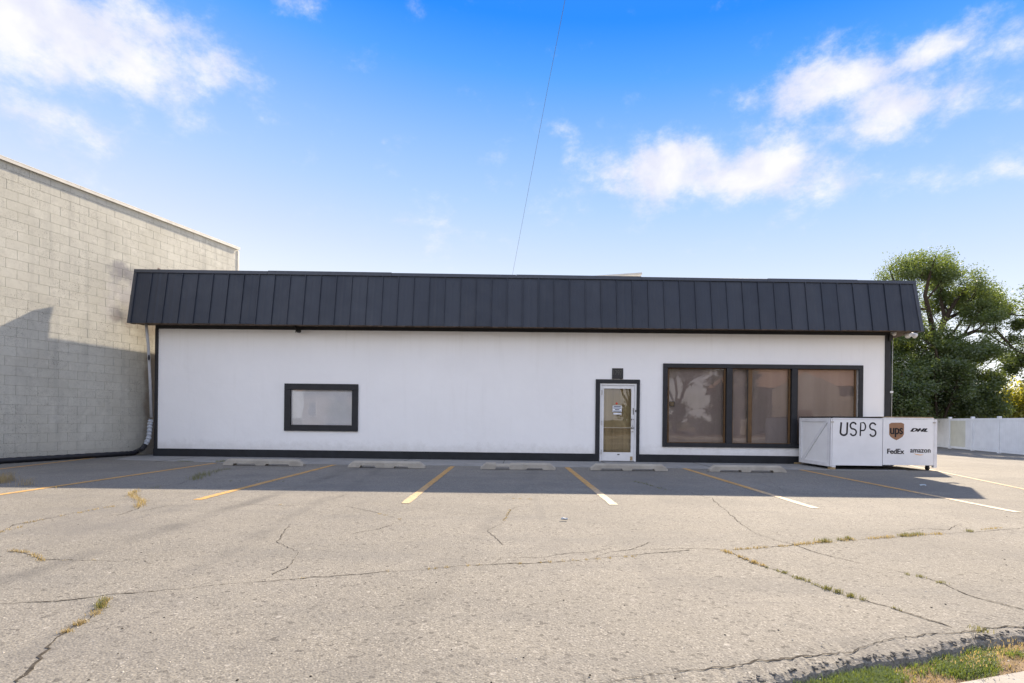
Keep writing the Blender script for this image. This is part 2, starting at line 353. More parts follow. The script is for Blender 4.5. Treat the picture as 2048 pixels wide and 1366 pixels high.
M['mortar'] = simple('mortar', (.34, .32, .27), .95, .1, var=.25, scale=12)
M['pvc'] = simple('grey_white_pipe', (.40, .41, .43), .5, .4); M['hosegrey'] = simple('silver_drain_hose', (.36, .39, .43), .42, .5, var=.2)
M['blackpipe'] = simple('black_drain_pipe', (.013, .014, .020), .45, .5, var=.3)
M['boxwhite'] = simple('white_painted_plywood', (.80, .80, .81), .55, .35, var=.04, scale=3, bump=.12, bscale=40)
M['boxframe'] = simple('white_painted_batten', (.72, .72, .74), .6, .3, var=.06)
M['boxlid'] = simple('black_lid_felt', (.022, .022, .022), .85, .2, var=.4, scale=20)
M['letter'] = simple('black_lettering', (.018, .016, .018), .6, .3); M['brown'] = simple('brown_shield', (.30, .165, .095), .6, .3, var=.1); M['orange'] = simple('orange_print', (.75, .33, .03), .6, .3)
M['steel'] = simple('galvanised_steel', (.45, .45, .44), .4, .5, .8, var=.2); M['blackmetal'] = simple('black_metal', (.012, .012, .012), .45, .5)
M['wood'] = simple('raw_wood', (.36, .26, .14), .85, .2, var=.3, scale=18); M['stone'] = simple('grey_stone', (.16, .14, .13), .9, .2, var=.3, scale=30)
M['vinyl'] = simple('white_vinyl', (.70, .72, .75), .45, .4, var=.07, scale=2); M['vinyl2'] = simple('yellowed_vinyl', (.58, .58, .50), .5, .35, var=.08, scale=2)
M['glass_big'] = m_glass('bronze_glass', (.86, .83, .82), .0); M['glass_small'] = m_glass('clear_glass', (.98, .98, .99), .0); M['glass_door'] = m_glass('door_glass', (.94, .92, .88), .0)
M['shade_big'] = m_shade('taupe_roller_shade', (.58, .56, .555), 2); M['shade_door'] = m_shade('tan_curtain', (.42, .37, .26), 16)
M['slat'] = simple('white_blind', (.88, .90, .92), .5, .35, var=.03); M['brownframe'] = simple('brown_stile', (.12, .065, .025), .5, .4, var=.2)
M['paper'] = simple('white_paper', (.8, .82, .86), .8, .2, var=.02); M['red'] = simple('red_sticker', (.6, .06, .03), .6, .3); M['ink'] = simple('grey_ink', (.05, .06, .09), .8, .2); M['sticker'] = simple('dark_sticker', (.022, .018, .014), .6, .3)
M['bark'] = simple('dark_bark', (.055, .042, .033), .95, .1, var=.4, scale=14, bump=.6, bscale=24)
M['leaf_elm'] = m_leaf('elm_leaf', (.054, .092, .022), (.13, .175, .038)); M['leaf_dark'] = m_leaf('dark_shrub_leaf', (.042, .072, .020), (.105, .145, .036), .45)
M['leaf_yellow'] = m_leaf('yellow_green_leaf', (.16, .20, .03), (.34, .32, .04), .6); M['leaf_pine'] = m_leaf('pine_needles', (.035, .055, .03), (.07, .095, .055), .25)
M['grass'] = m_leaf('grass_blade', (.08, .125, .022), (.17, .22, .05), .4); M['straw'] = m_leaf('dry_weed', (.22, .165, .085), (.38, .30, .17), .4); M['weed'] = m_leaf('green_weed', (.09, .105, .03), (.20, .19, .07), .4)
M['soil'] = simple('dry_soil', (.17, .125, .08), .95, .1, var=.4, scale=20, bump=.6, bscale=40)
M['earth'] = simple('far_ground', (.16, .15, .09), .95, .1, var=.4, scale=.2)
M['tan'] = simple('tan_house_stucco', (.30, .27, .24), .9, .2, var=.08); M['tile'] = simple('clay_roof_tile', (.33, .215, .15), .85, .2, var=.35, scale=5); M['hglass'] = simple('dark_house_glass', (.03, .035, .04), .1, .5)
M['roofgrey'] = simple('grey_shingle_roof', (.075, .08, .095), .9, .2, var=.2, scale=5); M['roofing'] = simple('pale_roofing', (.45, .45, .44), .9, .2); M['wire'] = simple('wire_insulation', (.20, .21, .23), .6, .3); M['glasslit'] = simple('floodlight_lens', (.75, .75, .72), .25, .5)

# ------------------------------------------------------------------ ground
A = rad(17.4); T = np.array([math.sin(A), math.cos(A)]); S = np.array([math.cos(A), -math.sin(A)])   # T: property lines going back
E1 = np.array([math.cos(A), math.sin(A)]); E2 = np.array([-math.sin(A), math.cos(A)])                # street edge frame
def gz(x):
    t = min(1, max(0, (x-10)/14)); return -.38*t*t*(3-2*t)
edge_px = [(1470, 1378), (1533, 1364), (1585, 1351), (1640, 1337), (1690, 1327), (1732, 1322), (1790, 1316), (1843, 1306), (1890, 1295), (1938, 1282), (1990, 1277), (2048, 1268)]
edge = [gnd(x, y, -.02)[:2] for x, y in edge_px]
d0 = np.array([.954, .30])
r3 = random.Random(3)
left_e = [edge[0]-d0*k*.35+np.array([0, r3.uniform(-.03, .03)]) for k in range(60, 0, -1)]
right_e = [edge[-1]+d0*k*.35+np.array([0, r3.uniform(-.03, .03)]) for k in range(1, 160)]
near = np.array(left_e[-6:]+edge+right_e[:6]); seg = np.r_[0, np.cumsum(np.linalg.norm(np.diff(near, axis=0), axis=1))]; fine = []
jx = 0
for d_ in np.arange(0, seg[-1], .022):
    jx = jx*.7+r3.uniform(-.011, .011); fine.append(np.array([np.interp(d_, seg, near[:, 0]), np.interp(d_, seg, near[:, 1])+jx]))
lip = left_e[:-6]+fine+right_e[6:]; LIP_A, LIP_B = 54, 54+len(fine)
def lip_y(x):
    xs = [p[0] for p in lip]; return float(np.interp(x, xs, [p[1] for p in lip]))
def lz(x, y): return gz(x)-.022*max(0, 1-max(0, y-lip_y(x))/.3)**1.5
def ground():
    g = MB().quad((-900, -900, -.62), (900, -900, -.62), (900, 900, -.62), (-900, 900, -.62))
    tag(link('ground', g.mesh('ground'), M['earth']), kind='structure')
    # the asphalt lot: rows run back from the broken street edge; it dips to the right
    vs_ = []; rows = [0, .03, .10, .22, .45, .8, 1.5, 3, 6, 10, 15, 22, 32, 48, 75]
    for p in lip:
        for k in rows:
            x, y = p+np.array([-.0, 1.0])*k if k < 1 else p+np.array([0, 1.0])*k
            z = gz(x)-((.028+r3.uniform(0, .009)) if k == 0 else .022*max(0, 1-k/.3)**1.5+(r3.uniform(-.003, .004) if k < .2 else 0))
            vs_.append((x, y, z))
    n = len(rows); fs = [(i*n+j, (i+1)*n+j, (i+1)*n+j+1, i*n+j+1) for i in range(len(lip)-1) for j in range(n-1)]
    # crumbled lip face
    o = len(vs_)
    for p in lip: vs_.append((p[0]+.01, p[1]-.02-r3.uniform(0, .03), gz(p[0])-.10))
    fs += [(o+i, o+i+1, (i+1)*n, i*n) for i in range(len(lip)-1)]
    lot = link('parking_lot', MB().add(vs_, fs).mesh('parking_lot'), M['asphalt']); tag(lot, kind='structure')
    return lot
lot = ground()
# concrete walk along the wall
Y0 = 13.63
def fy(x, y): return atY(x, y, Y0)
walk = tag(link('walkway', MB().slab([(-9.9, Y0+.3), (-9.35, 12.35), (-6.0, 11.78), (8.6, 11.98), (9.35, Y0+.3)], -.1, .006).mesh('walkway'), M['walk']), kind='structure')
for i, x in enumerate((-8.1, -5.4, -2.75, -.35, 2.1, 4.4)):
    link('joint', MB().box(x-.006, x+.006, 11.9, Y0+.2, .0062, .0085).mesh('joint'), M['crack'], walk)
# painted stall lines
line_px = [((-40, 943), (196, 915)), ((-120, 1007), (430, 926.5)), ((394, 1000), (668, 930)), ((810, 1007), (905, 933)), ((1228, 1010), (1134, 935)), ((1632, 1017), (1368, 937)), ((2036, 1025), (1592, 938))]
def strip(pts, w, z=.004, jit=0, rr=None):
    vs_ = []; fs = []
    for i, p in enumerate(pts):
        a = np.array(pts[max(i-1, 0)]); b = np.array(pts[min(i+1, len(pts)-1)]); t = b-a; t = t/(np.linalg.norm(t)+1e-9); nn = np.array([-t[1], t[0]])
        wi = w[i] if isinstance(w, (list, np.ndarray)) else w
        l = np.array(p)+nn*wi/2*(1+(rr.uniform(-jit, jit) if rr else 0)); r = np.array(p)-nn*wi/2*(1+(rr.uniform(-jit, jit) if rr else 0))
        vs_ += [(l[0], l[1], lz(*l)+z), (r[0], r[1], lz(*r)+z)]
    for i in range(len(pts)-1): fs.append((2*i, 2*i+1, 2*i+3, 2*i+2))
    return MB().add(vs_, fs)
rl = random.Random(9)
for a, b in line_px:
    p, q = gnd(*a)[:2], gnd(*b)[:2]; n = 40
    link('parking_line', strip([p+(q-p)*k/n for k in range(n+1)], .105, .0042, .10, rl).mesh('parking_line'), M['line'], lot)
for p, q in ((gnd(1800, 927)[:2], gnd(2075, 984)[:2]), ((14.6, 19.5), (17.2, 19.0))):
    p, q = np.array(p), np.array(q)
    link('parking_line', strip([p+(q-p)*k/30 for k in range(31)], .075, .0042, .12, rl).mesh('parking_line'), M['line'], lot)
# cracks traced on the asphalt
crack_px = [
 ([(0, 1066), (25, 1050), (60, 1045), (100, 1036), (150, 1026), (200, 1017), (240, 1012)], 1),
 ([(100, 1036), (110, 1044)], .7),
 ([(230, 1032), (275, 1018), (290, 1000), (262, 990), (275, 982), (310, 975), (360, 968), (400, 950), (440, 940), (458, 939)], 1.2),
 ([(200, 1033), (275, 1025), (330, 1012), (400, 1010), (450, 1008), (530, 1010), (590, 1012), (640, 1006), (690, 990)], .9),
 ([(640, 1007), (690, 1013), (740, 1022), (805, 1041), (760, 1058), (700, 1069)], .8), ([(805, 1041), (860, 1030), (930, 1028), (990, 1027)], .7),
 ([(0, 1101), (40, 1104), (70, 1112), (82, 1121), (120, 1120), (180, 1121), (245, 1123), (262, 1119), (290, 1121), (305, 1128)], 1.1),
 ([(580, 1048), (565, 1068), (555, 1084), (575, 1093), (595, 1103), (588, 1122), (575, 1136), (545, 1150)], 1),
 ([(0, 1208), (60, 1205), (115, 1203), (180, 1195), (240, 1187), (300, 1183), (370, 1177), (450, 1169), (530, 1164), (620, 1155), (700, 1150), (760, 1144), (830, 1141), (900, 1134), (960, 1130), (1040, 1127), (1110, 1124), (1180, 1119), (1240, 1113), (1300, 1107), (1380, 1100)], 1.2),
 ([(215, 1195), (205, 1212), (180, 1238), (140, 1258), (116, 1275), (98, 1298), (80, 1318), (60, 1340), (35, 1366)], 1.9),
 ([(980, 1130), (1000, 1115), (1080, 1116), (1130, 1108), (1200, 1103)], .8), ([(1180, 1119), (1220, 1104), (1262, 1099), (1300, 1085)], 1), ([(1262, 1099), (1340, 1098), (1400, 1097), (1440, 1099)], .9),
 ([(1060, 1007), (1020, 1020), (1008, 1043), (985, 1055), (975, 1063), (990, 1075), (1010, 1090)], .9), ([(1025, 997), (1090, 1001), (1160, 1004), (1240, 1000)], .7),
 ([(1425, 996), (1440, 1012), (1465, 1032), (1480, 1046), (1510, 1066), (1545, 1078), (1590, 1090), (1640, 1108), (1710, 1125), (1760, 1136), (1800, 1144), (1850, 1156), (1895, 1172), (1950, 1195), (2048, 1218)], 1.2),
 ([(1268, 963), (1310, 975), (1365, 982), (1420, 996)], .8), ([(1520, 940), (1540, 962), (1570, 985)], .6),
 ([(1442, 1100), (1465, 1107), (1500, 1125), (1530, 1134), (1570, 1147), (1610, 1162), (1650, 1178), (1690, 1192), (1740, 1205), (1800, 1222), (1860, 1240), (1905, 1252)], 1.3),
 ([(1460, 1100), (1530, 1095), (1590, 1090), (1690, 1081), (1750, 1077), (1830, 1071), (1900, 1067), (1960, 1063), (2048, 1056)], 1),
 ([(1800, 1063), (1840, 1057), (1900, 1060), (1915, 1050), (1945, 1062)], 1), ([(1850, 1056), (1900, 1058)], 1),
 ([(1473, 1326), (1530, 1317), (1590, 1311), (1650, 1304), (1716, 1294), (1780, 1275), (1840, 1270), (1894, 1262), (1940, 1257), (1970, 1253), (2048, 1247)], 1.3),
 ([(1940, 1262), (1960, 1275), (1985, 1284)], 1.0), ([(1200, 1366), (1260, 1352), (1330, 1345), (1420, 1336), (1473, 1326)], .9)]
rc = random.Random(21); crack_world = []
for pts, w in crack_px:
    P = [gnd(x, y)[:2] for x, y in pts]; Q = []
    for a, b in zip(P[:-1], P[1:]):
        n = max(2, int(np.linalg.norm(b-a)/.022)); nn = np.array([-(b-a)[1], (b-a)[0]])/np.linalg.norm(b-a); off = 0
        for k in range(n):
            off = off*.8+rc.uniform(-.008, .008); Q.append(a+(b-a)*k/n+nn*off)
    Q.append(P[-1]); crack_world.append(Q)
    W_ = [.0056*w*max(.38, .5+.55*math.sin(i*.11+w*5)+rc.uniform(-.3, .8)) for i in range(len(Q))]; W_[0] = W_[-1] = .002
    link('crack', strip(Q, W_, .0028, .3, rc).mesh('crack'), M['crack'], lot)

# ------------------------------------------------------------------ the white building
B = thing('commercial_building', 'low white stucco shop building with black trim and dark metal mansard roof edge', 'building', (0, Y0, 0))
XL, XR = fy(312, 800)[0], fy(1777, 760)[0]           # wall corners
ZH = fy(800, 662)[2]                                  # underside of header band
zb = fy(1000, 905)[2]                                 # top of skirting
def back(x, dy): return (x+T[0]/T[1]*dy, Y0+dy)
openings = {'small': (*fy(578, 774)[::2], *fy(708, 856)[::2]), 'door': (*fy(1197, 764)[::2], *fy(1274, 926)[::2]), 'big': (*fy(1333, 734)[::2], *fy(1717, 892)[::2])}
def front_wall():
    m = MB(); cuts = sorted(openings.values())
    x = XL; y0, y1 = Y0, Y0+.22; zt = 3.72
    for (a, t, b, d) in cuts:
        a, b = min(a, b), max(a, b); lo, hi = max(0, min(t, d)), max(t, d)
        m.box(x, a, y0, y1, 0, zt); m.box(a, b, y0, y1, hi, zt)
        if lo > .05: m.box(a, b, y0, y1, 0, lo)
        x = b
    m.box(x, XR, y0, y1, 0, zt); return m
part('front_wall', front_wall(), M['stucco'], B)
sw = MB(); l0, l1, q0, q1 = back(XL, .23), back(XL, 12.), back(XR, .23), back(XR, 12.)
sw.slab([l0, l1, (l1[0]+.2, l1[1]), (l0[0]+.2, l0[1])], 0, 3.7); part('side_wall', sw, M['stucco'], B)
sw = MB().slab([(q0[0]-.2, q0[1]), (q1[0]-.2, q1[1]), q1, q0], 0, 3.7); part('side_wall', sw, M['stucco'], B)
part('rear_wall', MB().slab([(l1[0], l1[1]+.005), (q1[0], q1[1]+.005), (q1[0], q1[1]+.2), (l1[0], l1[1]+.2)], 0, 3.7), M['stucco'], B)
# mansard: corners from the photo on the two sloping edges
YB, YT = 13.13, 13.36
bl, br = atY(257.5, 645, YB), atY(1847, 662.5, YB); tl, tr = atY(265, 538.5, YT), atY(1835, 562, YT)
zbot, ztop = (bl[2]+br[2])/2, (tl[2]+tr[2])/2
xl, xr = -9.66, br[0]
def zt(x): return ztop-.0068*x                 # the top edge falls a little to the right
def zo(x): return zbot-.0016*x
rl_, rr_ = (xl, YT), (xr-.05, YT)
# roof deck with side eaves parallel to the property lines
deck = [(xl+.02, YT+.12), (xr-.03, YT+.12), back(xr+.02, 12.4), back(xl+.1, 12.4)]
part('roof_deck', MB().slab(deck, 3.72, 3.80), M['roofing'], B)
part('left_parapet', MB().slab([(xl+.05, YT+.14), back(xl+.19, 12.2), (back(xl+.34, 12.2)[0], back(0, 12.2)[1]), (xl+.2, YT+.14)], 3.80, 4.17), M['trim'], B)
part('soffit', MB().slab([(xl+.03, YB+.05), (xr-.03, YB+.05), (xr-.03+.27, YT+.9), (xr+.3, Y0+1.6), (XR+.4, Y0+1.6), (XR+.02, Y0-.012), (xl+.03, Y0-.012)], zbot+.03, zbot+.06), M['soffit'], B)
mans = part('mansard', MB().hexa([(xl, YB+.03, zo(xl)), (xr, YB+.03, zo(xr)), (xr, YT+.12, zbot+.1), (xl, YT+.12, zbot+.1), (xl, YT+.03, zt(xl)-.02), (xr-.05, YT+.03, zt(xr)-.02), (xr-.05, YT+.12, zt(xr)-.02), (xl, YT+.12, zt(xl)-.02)]), M['flash'], B)
NP = 50; pw = (xr-.06-(xl+.06))/NP
hgt = ztop-.075-zbot
def panel_mesh(tw):
    m = MB(); e = .0015*tw
    y = lambda z: (YT-YB)*z/(ztop-zbot)
    def pr(prof):
        vs_ = [(x, y(z)+d, z) for z in (0.0, hgt) for x, d in prof]; n = len(prof)
        m.add(vs_, [(i, i+1, n+i+1, n+i) for i in range(n-1)])
    w = pw
    pr([(0, .03), (0, -.026), (.016, -.026), (.018, 0), (w*.36, e), (w*.5, -.001-e), (w*.64, e), (w-.002, 0), (w-.002, .03)])
    m.add([(0, -.026, 0), (.016, -.026, 0), (.018, 0, 0), (w-.002, 0, 0), (w-.002, .03, 0), (0, .03, 0)], [(0, 1, 2, 3, 4, 5)])
    return m.mesh('panel', fix=False)
pms = [panel_mesh(k) for k in (-1, .3, 1, 2)]
for me in pms: me.materials.append(M['panel'])
for i in range(NP):
    o = link('panel', pms[(i*7+i//3) % 4], None, mans); px_m = xl+.06+(i+.5)*pw; o.location = (xl+.06+i*pw, YB-Y0+random.uniform(-.004, .004), zo(px_m)+random.uniform(-.008, .005)); o.scale = (1, 1, (zt(px_m)-.075-zo(px_m))/hgt); o.rotation_euler = (0, 0, random.uniform(-.006, .006))
n = 7; cuts = [xl-.01, -6.3, -3.2, -.1, 3.0, 6.1, 8.3, xr-.04]
for i in range(n):
    a, b = cuts[i], cuts[i+1]-.004; dz = [0, .012, 0, .006, -.006, .004, -.004][i]
    part('top_flashing', MB().hexa([(a, YT-.045, zt(a)-.085), (b, YT-.045, zt(b)-.085), (b, YT+.13, zt(b)-.085), (a, YT+.13, zt(a)-.085), (a, YT-.03, zt(a)+dz), (b, YT-.03, zt(b)+dz), (b, YT+.13, zt(b)+dz-.01), (a, YT+.13, zt(a)+dz-.01)]), M['flash'], mans, .004)
for x0, x1, xo in ((xl-.015, xl+.055, 0), (xr-.075, xr+.005, -.05)):
    part('end_trim', MB().hexa([(x0, YB-.03, zo(x0)-.012), (x1, YB-.03, zo(x0)-.012), (x1, YB+.2, zo(x0)-.012), (x0, YB+.2, zo(x0)-.012), (x0+xo, YT-.035, zt(x0)-.086), (x1+xo, YT-.035, zt(x0)-.086), (x1+xo, YT+.125, zt(x0)-.086), (x0+xo, YT+.125, zt(x0)-.086)]), M['flash'], mans, .004)
fr = MB(); x = xl+.08; rf = random.Random(4)
while x < xr-.1:
    w = rf.uniform(.03, .12); fr.box(x, x+w*.98, YB-.002, YB+.02, zbot-.012-rf.uniform(.0, .014), zbot-.002); x += w
tag(part('ragged_eave_edge', fr, M['soffit'], mans), kind='stuff')
# black trim boards (3 mm proud of the stucco)
hz = zbot+.03
part('header_trim', MB().box(XL-.02, XR+.02, Y0-.03, Y0-.002, ZH, hz), M['trim'], B, .004)
cw = fy(316, 800)[0]-XL
part('corner_trim', MB().box(XL-.022, XL+cw, Y0-.034, Y0+.05, zb, ZH+.002), M['trim'], B, .004)
part('corner_trim', MB().box(fy(1769, 760)[0], XR+.022, Y0-.034, Y0+.05, zb, ZH+.002), M['trim'], B, .004)
dx0, dx1 = fy(1199.5, 800)[0], fy(1273, 800)[0]
ddx0, ddx1 = fy(1191, 800)[0], fy(1279, 800)[0]
part('skirting', MB().box(XL-.03, dx0-.012, Y0-.05, Y0-.003, .004, zb), M['base'], B, .006)
part('skirting', MB().box(dx1+.012, XR+.03, Y0-.05, Y0-.003, .004, zb), M['base'], B, .006)
def frame(mb, x0, z0, x1, z1, w, y0, y1, bottom=True, w2=None):
    w2 = w2 or w
    mb.box(x0, x0+w, y0, y1, z0, z1-w2-.001); mb.box(x1-w, x1, y0, y1, z0, z1-w2-.001); mb.box(x0, x1, y0, y1, z1-w2, z1)
    if bottom: mb.box(x0+w+.001, x1-w-.001, y0, y1, z0, z0+w2)
    return mb
# small window with blind
a = fy(570, 767); b = fy(716, 863)
win = part('small_window', frame(MB(), a[0], b[2], b[0], a[2], .155, Y0-.04, Y0-.003), M['trim'], B, .004); win['label'] = 'small window with closed white blind'
ia, ib = fy(578, 774), fy(708, 856)
part('reveal', frame(MB(), min(ia[0], ib[0])+.002, ib[2]+.002, ib[0]-.002, ia[2]-.002, .03, Y0-.001, Y0+.14), M['trim'], win)
part('pane', MB().box(ia[0]+.03, ib[0]-.03, Y0+.02, Y0+.026, ib[2]+.03, ia[2]-.03), M['glass_small'], win)
bs = MB(); z = ib[2]+.03
while z < ia[2]-.03:
    t = .012; bs.hexa([(ia[0]+.04, Y0+.040, z), (ib[0]-.04, Y0+.040, z), (ib[0]-.04, Y0+.045, z+.020), (ia[0]+.04, Y0+.045, z+.020), (ia[0]+.04, Y0+.042, z+.002), (ib[0]-.04, Y0+.042, z+.002), (ib[0]-.04, Y0+.047, z+.022), (ia[0]+.04, Y0+.047, z+.022)]); z += .0225
tag(part('blind_slats', bs, M['slat'], win), kind='stuff')
part('blind_backing', MB().box(ia[0], ib[0], Y0+.075, Y0+.08, ib[2], ia[2]), M['slat'], win)
# large window
a = fy(1326, 727); b = fy(1723, 898)
bw = part('large_window', frame(MB(), a[0], b[2], b[0], a[2], .105, Y0-.045, Y0-.003), M['trim'], B, .004); bw['label'] = 'wide three-pane window with bronze reflective glass'
ox = [fy(x, 800)[0] for x in (1336, 1452, 1464, 1582, 1594, 1714)]; oz0, oz1 = b[2]+.105, a[2]-.105
part('mullion', MB().box(ox[1]+.002, ox[2]-.002, Y0-.042, Y0+.14, oz0+.002, oz1-.002), M['trim'], bw, .004)
part('mullion', MB().box(ox[3]+.002, ox[4]-.002, Y0-.042, Y0+.14, oz0+.002, oz1-.002), M['trim'], bw, .004)
for k in (0, 2, 4):
    x0, x1 = ox[k], ox[k+1]
    part('sash', frame(MB(), x0+.004, oz0-.02, x1-.004, oz1+.02, .035, Y0+.03, Y0+.075), M['brownframe'], bw)
    if k == 2:
        xs = fy(1497.5, 800)[0]
        part('pane', MB().box(x0+.03, xs, Y0+.05, Y0+.056, oz0, oz1), M['glass_big'], bw); part('pane', MB().box(xs+.01, x1-.03, Y0+.062, Y0+.068, oz0, oz1), M['glass_big'], bw)
        part('stile', MB().box(xs, xs+.10, Y0+.035, Y0+.048, oz0+.02, oz1-.02), M['brownframe'], bw, .003); part('gasket', MB().box(xs-.022, xs-.002, Y0+.036, Y0+.049, oz0+.02, oz1-.02), M['blackmetal'], bw)
    else: part('pane', MB().box(x0+.03, x1-.03, Y0+.05, Y0+.056, oz0, oz1), M['glass_big'], bw)
    part('roller_shade', MB().box(x0-.02, x1+.02, Y0+.15, Y0+.154, oz0-.05, oz1+.05), M['shade_big'], bw)
s0, s1 = atY(1337.5, 803, Y0+.04), atY(1347.5, 813, Y0+.04)
part('window_sticker', MB().box(s0[0]+.02, s1[0]+.02, Y0+.046, Y0+.048, s1[2], s0[2]), M['sticker'], bw)
for k in range(3): part('sticker_print', MB().box(s0[0]+.035, s1[0], Y0+.0445, Y0+.0457, s1[2]+.03+k*.03, s1[2]+.042+k*.03), M['wood'], bw)
# door
dr = part('door', MB().box(ddx0, dx0, Y0-.04, Y0-.003, zb+.002, fy(1235, 767)[2]).box(dx1, ddx1, Y0-.04, Y0-.003, zb+.002, fy(1235, 767)[2]).box(ddx0, ddx1, Y0-.04, Y0-.003, fy(1235, 767)[2]+.001, fy(1235, 759)[2]), M['trim'], B, .004); dr['label'] = 'white aluminium glass door in black surround'
dz1 = fy(1235, 767)[2]
part('door_frame', frame(MB(), dx0+.002, .01, dx1-.002, dz1-.002, .045, Y0-.02, Y0+.09, False), M['whitemetal'], dr, .003)
g0, g1 = fy(1208, 777), fy(1261.5, 905)
leaf = MB(); lx0, lx1 = dx0+.05, dx1-.05
leaf.box(lx0, g0[0], Y0+.0, Y0+.045, .02, dz1-.052).box(g1[0], lx1, Y0+.0, Y0+.045, .02, dz1-.052).box(g0[0]+.0005, g1[0]-.0005, Y0+.0, Y0+.045, g0[2], dz1-.052).box(g0[0]+.0005, g1[0]-.0005, Y0, Y0+.045, .02, g1[2])
part('door_leaf', leaf, M['whitemetal'], dr, .003)
part('pane', MB().box(g0[0]-.003, g1[0]+.003, Y0+.02, Y0+.026, g1[2]-.003, g0[2]+.003), M['glass_door'], dr)
part('curtain', MB().box(g0[0]-.03, g1[0]+.03, Y0+.10, Y0+.104, g1[2]-.03, g0[2]+.03), M['shade_door'], dr)
pz = fy(1235, 855.5)[2]; part('push_bar', MB().box(g0[0], g1[0], Y0+.03, Y0+.06, pz-.012, pz+.014), M['whitemetal'], dr, .003)
hx = fy(1264.5, 845)[0]; h0, h1 = fy(1264, 856)[2], fy(1264, 839)[2]
part('pull_handle', MB().tube([(hx, Y0-.002, h1), (hx, Y0-.06, h1), (hx, Y0-.06, h0), (hx, Y0-.002, h0)], .013, 8), M['whitemetal'], dr, smooth=True)
for z in (h0, h1): part('handle_mount', MB().box(hx-.028, hx+.032, Y0-.03, Y0-.001, z-.014, z+.014), M['blackmetal'], dr, .003)
part('lock', MB().tube([(hx+.01, Y0-.016, h0-.09), (hx+.01, Y0+.0, h0-.09)], .022, 12), M['steel'], dr)
for zz in (785, 846, 904): z = fy(1202, zz)[2]; part('hinge', MB().tube([(dx0+.048, Y0-.026, z-.06), (dx0+.048, Y0-.026, z+.06)], .011, 8), M['steel'], dr)
part('kick_tag', MB().box(fy(1260, 917)[0], fy(1265, 917)[0], Y0-.006, Y0-.001, fy(1262, 921)[2], fy(1262, 913)[2]), M['wood'], dr)
part('maker_badge', MB().box(fy(1234.5, 909)[0], fy(1239, 909)[0], Y0-.004, Y0-.001, fy(1236, 910)[2], fy(1236, 908)[2]), M['blackmetal'], dr)
for i in range(8):
    z = fy(1266.5, 817+i*1.6)[2]; part('stile_letter', MB().box(hx+.01, hx+.035, Y0-.004, Y0-.001, z-.009, z+.006), M['letter'], dr)
part('latch_guard', MB().box(fy(1270, 820)[0], fy(1272, 820)[0], Y0-.032, Y0-.021, fy(1270, 824)[2], fy(1270, 820)[2]), M['blackmetal'], dr)
n0, n1 = fy(1225.5, 811), fy(1243.5, 824)
part('door_notice', MB().box(n0[0], n1[0], Y0+.014, Y0+.018, n1[2], n0[2]), M['paper'], dr)
for k, (u, v) in enumerate(((.1, .9), (.05, .95), (.25, .75), (.05, .95))):
    w = n1[0]-n0[0]; z = n0[2]-(n0[2]-n1[2])*(.14+k*.24); part('notice_print', MB().box(n0[0]+u*w, n0[0]+v*w, Y0+.012, Y0+.0135, z-.011, z+.008), M['ink'], dr)
c = fy(1233.5, 807); part('red_sticker', MB().tube([(c[0], Y0+.014, c[2]), (c[0], Y0+.019, c[2])], .028, 10), M['red'], dr)
c0, c1 = fy(1227, 826), fy(1243, 829); part('mail_slot_tape', MB().box(c0[0], c1[0], Y0+.014, Y0+.018, c1[2], c0[2]), M['paper'], dr)
# lettering helpers
def text_mb(txt, size, off=0, shear=0, ext=.0015, space=1):
    cu = bpy.data.curves.new('t', 'FONT'); cu.body = txt; cu.size = size; cu.extrude = ext; cu.offset = off; cu.shear = shear; cu.space_character = space; cu.resolution_u = 6
    ob = bpy.data.objects.new('t', cu); COL.objects.link(ob); bpy.context.view_layer.update()
    me = bpy.data.meshes.new_from_object(ob.evaluated_get(bpy.context.evaluated_depsgraph_get())); bpy.data.objects.remove(ob); bpy.data.curves.remove(cu)
    v = [tuple(q.co) for q in me.vertices]; f = [tuple(p.vertices) for p in me.polygons]; bpy.data.meshes.remove(me); return v, f
def text_fit(txt, x0, x1, z0, z1, y, bold=0, **k):     # upright lettering filling a rectangle on a wall that faces the street
    v, f = text_mb(txt, 1, **k); n = len(v)
    if bold:                                   # heavier strokes: overlapped copies nudged sideways
        bv, bf = list(v), list(f)
        for j, (ax, ay) in enumerate(((bold, 0), (-bold, 0), (0, bold*.5), (0, -bold*.5))):
            o = len(bv); bv += [(p[0]+ax, p[1]+ay, p[2]+.0002*(j+1)) for p in v]; bf += [tuple(i+o for i in q) for q in f]
        v, f = bv, bf
    xs = [p[0] for p in v]; ys = [p[1] for p in v]
    a, b, c, d = min(xs), max(xs), min(ys), max(ys)
    return MB().add([(x0+(p[0]-a)/(b-a)*(x1-x0), y-p[2], z0+(p[1]-c)/(d-c)*(z1-z0)) for p in v], f)
p0, p1 = fy(1224, 736.5), fy(1246, 758.5)
pl = part('address_plaque', MB().box(p0[0], p1[0], Y0-.022, Y0-.002, p1[2]+.004, p0[2]), simple('plaque_black', (.035, .034, .034), .6, .4, var=.2, scale=20), B, .003)
w = p1[0]-p0[0]; part('address_digits', text_fit('1797', p0[0]+.12*w, p1[0]-.12*w, p1[2]+.10, p0[2]-.05, Y0-.024, off=-.008, ext=.004), simple('digit_bronze', (.10, .095, .085), .45, .5), pl)

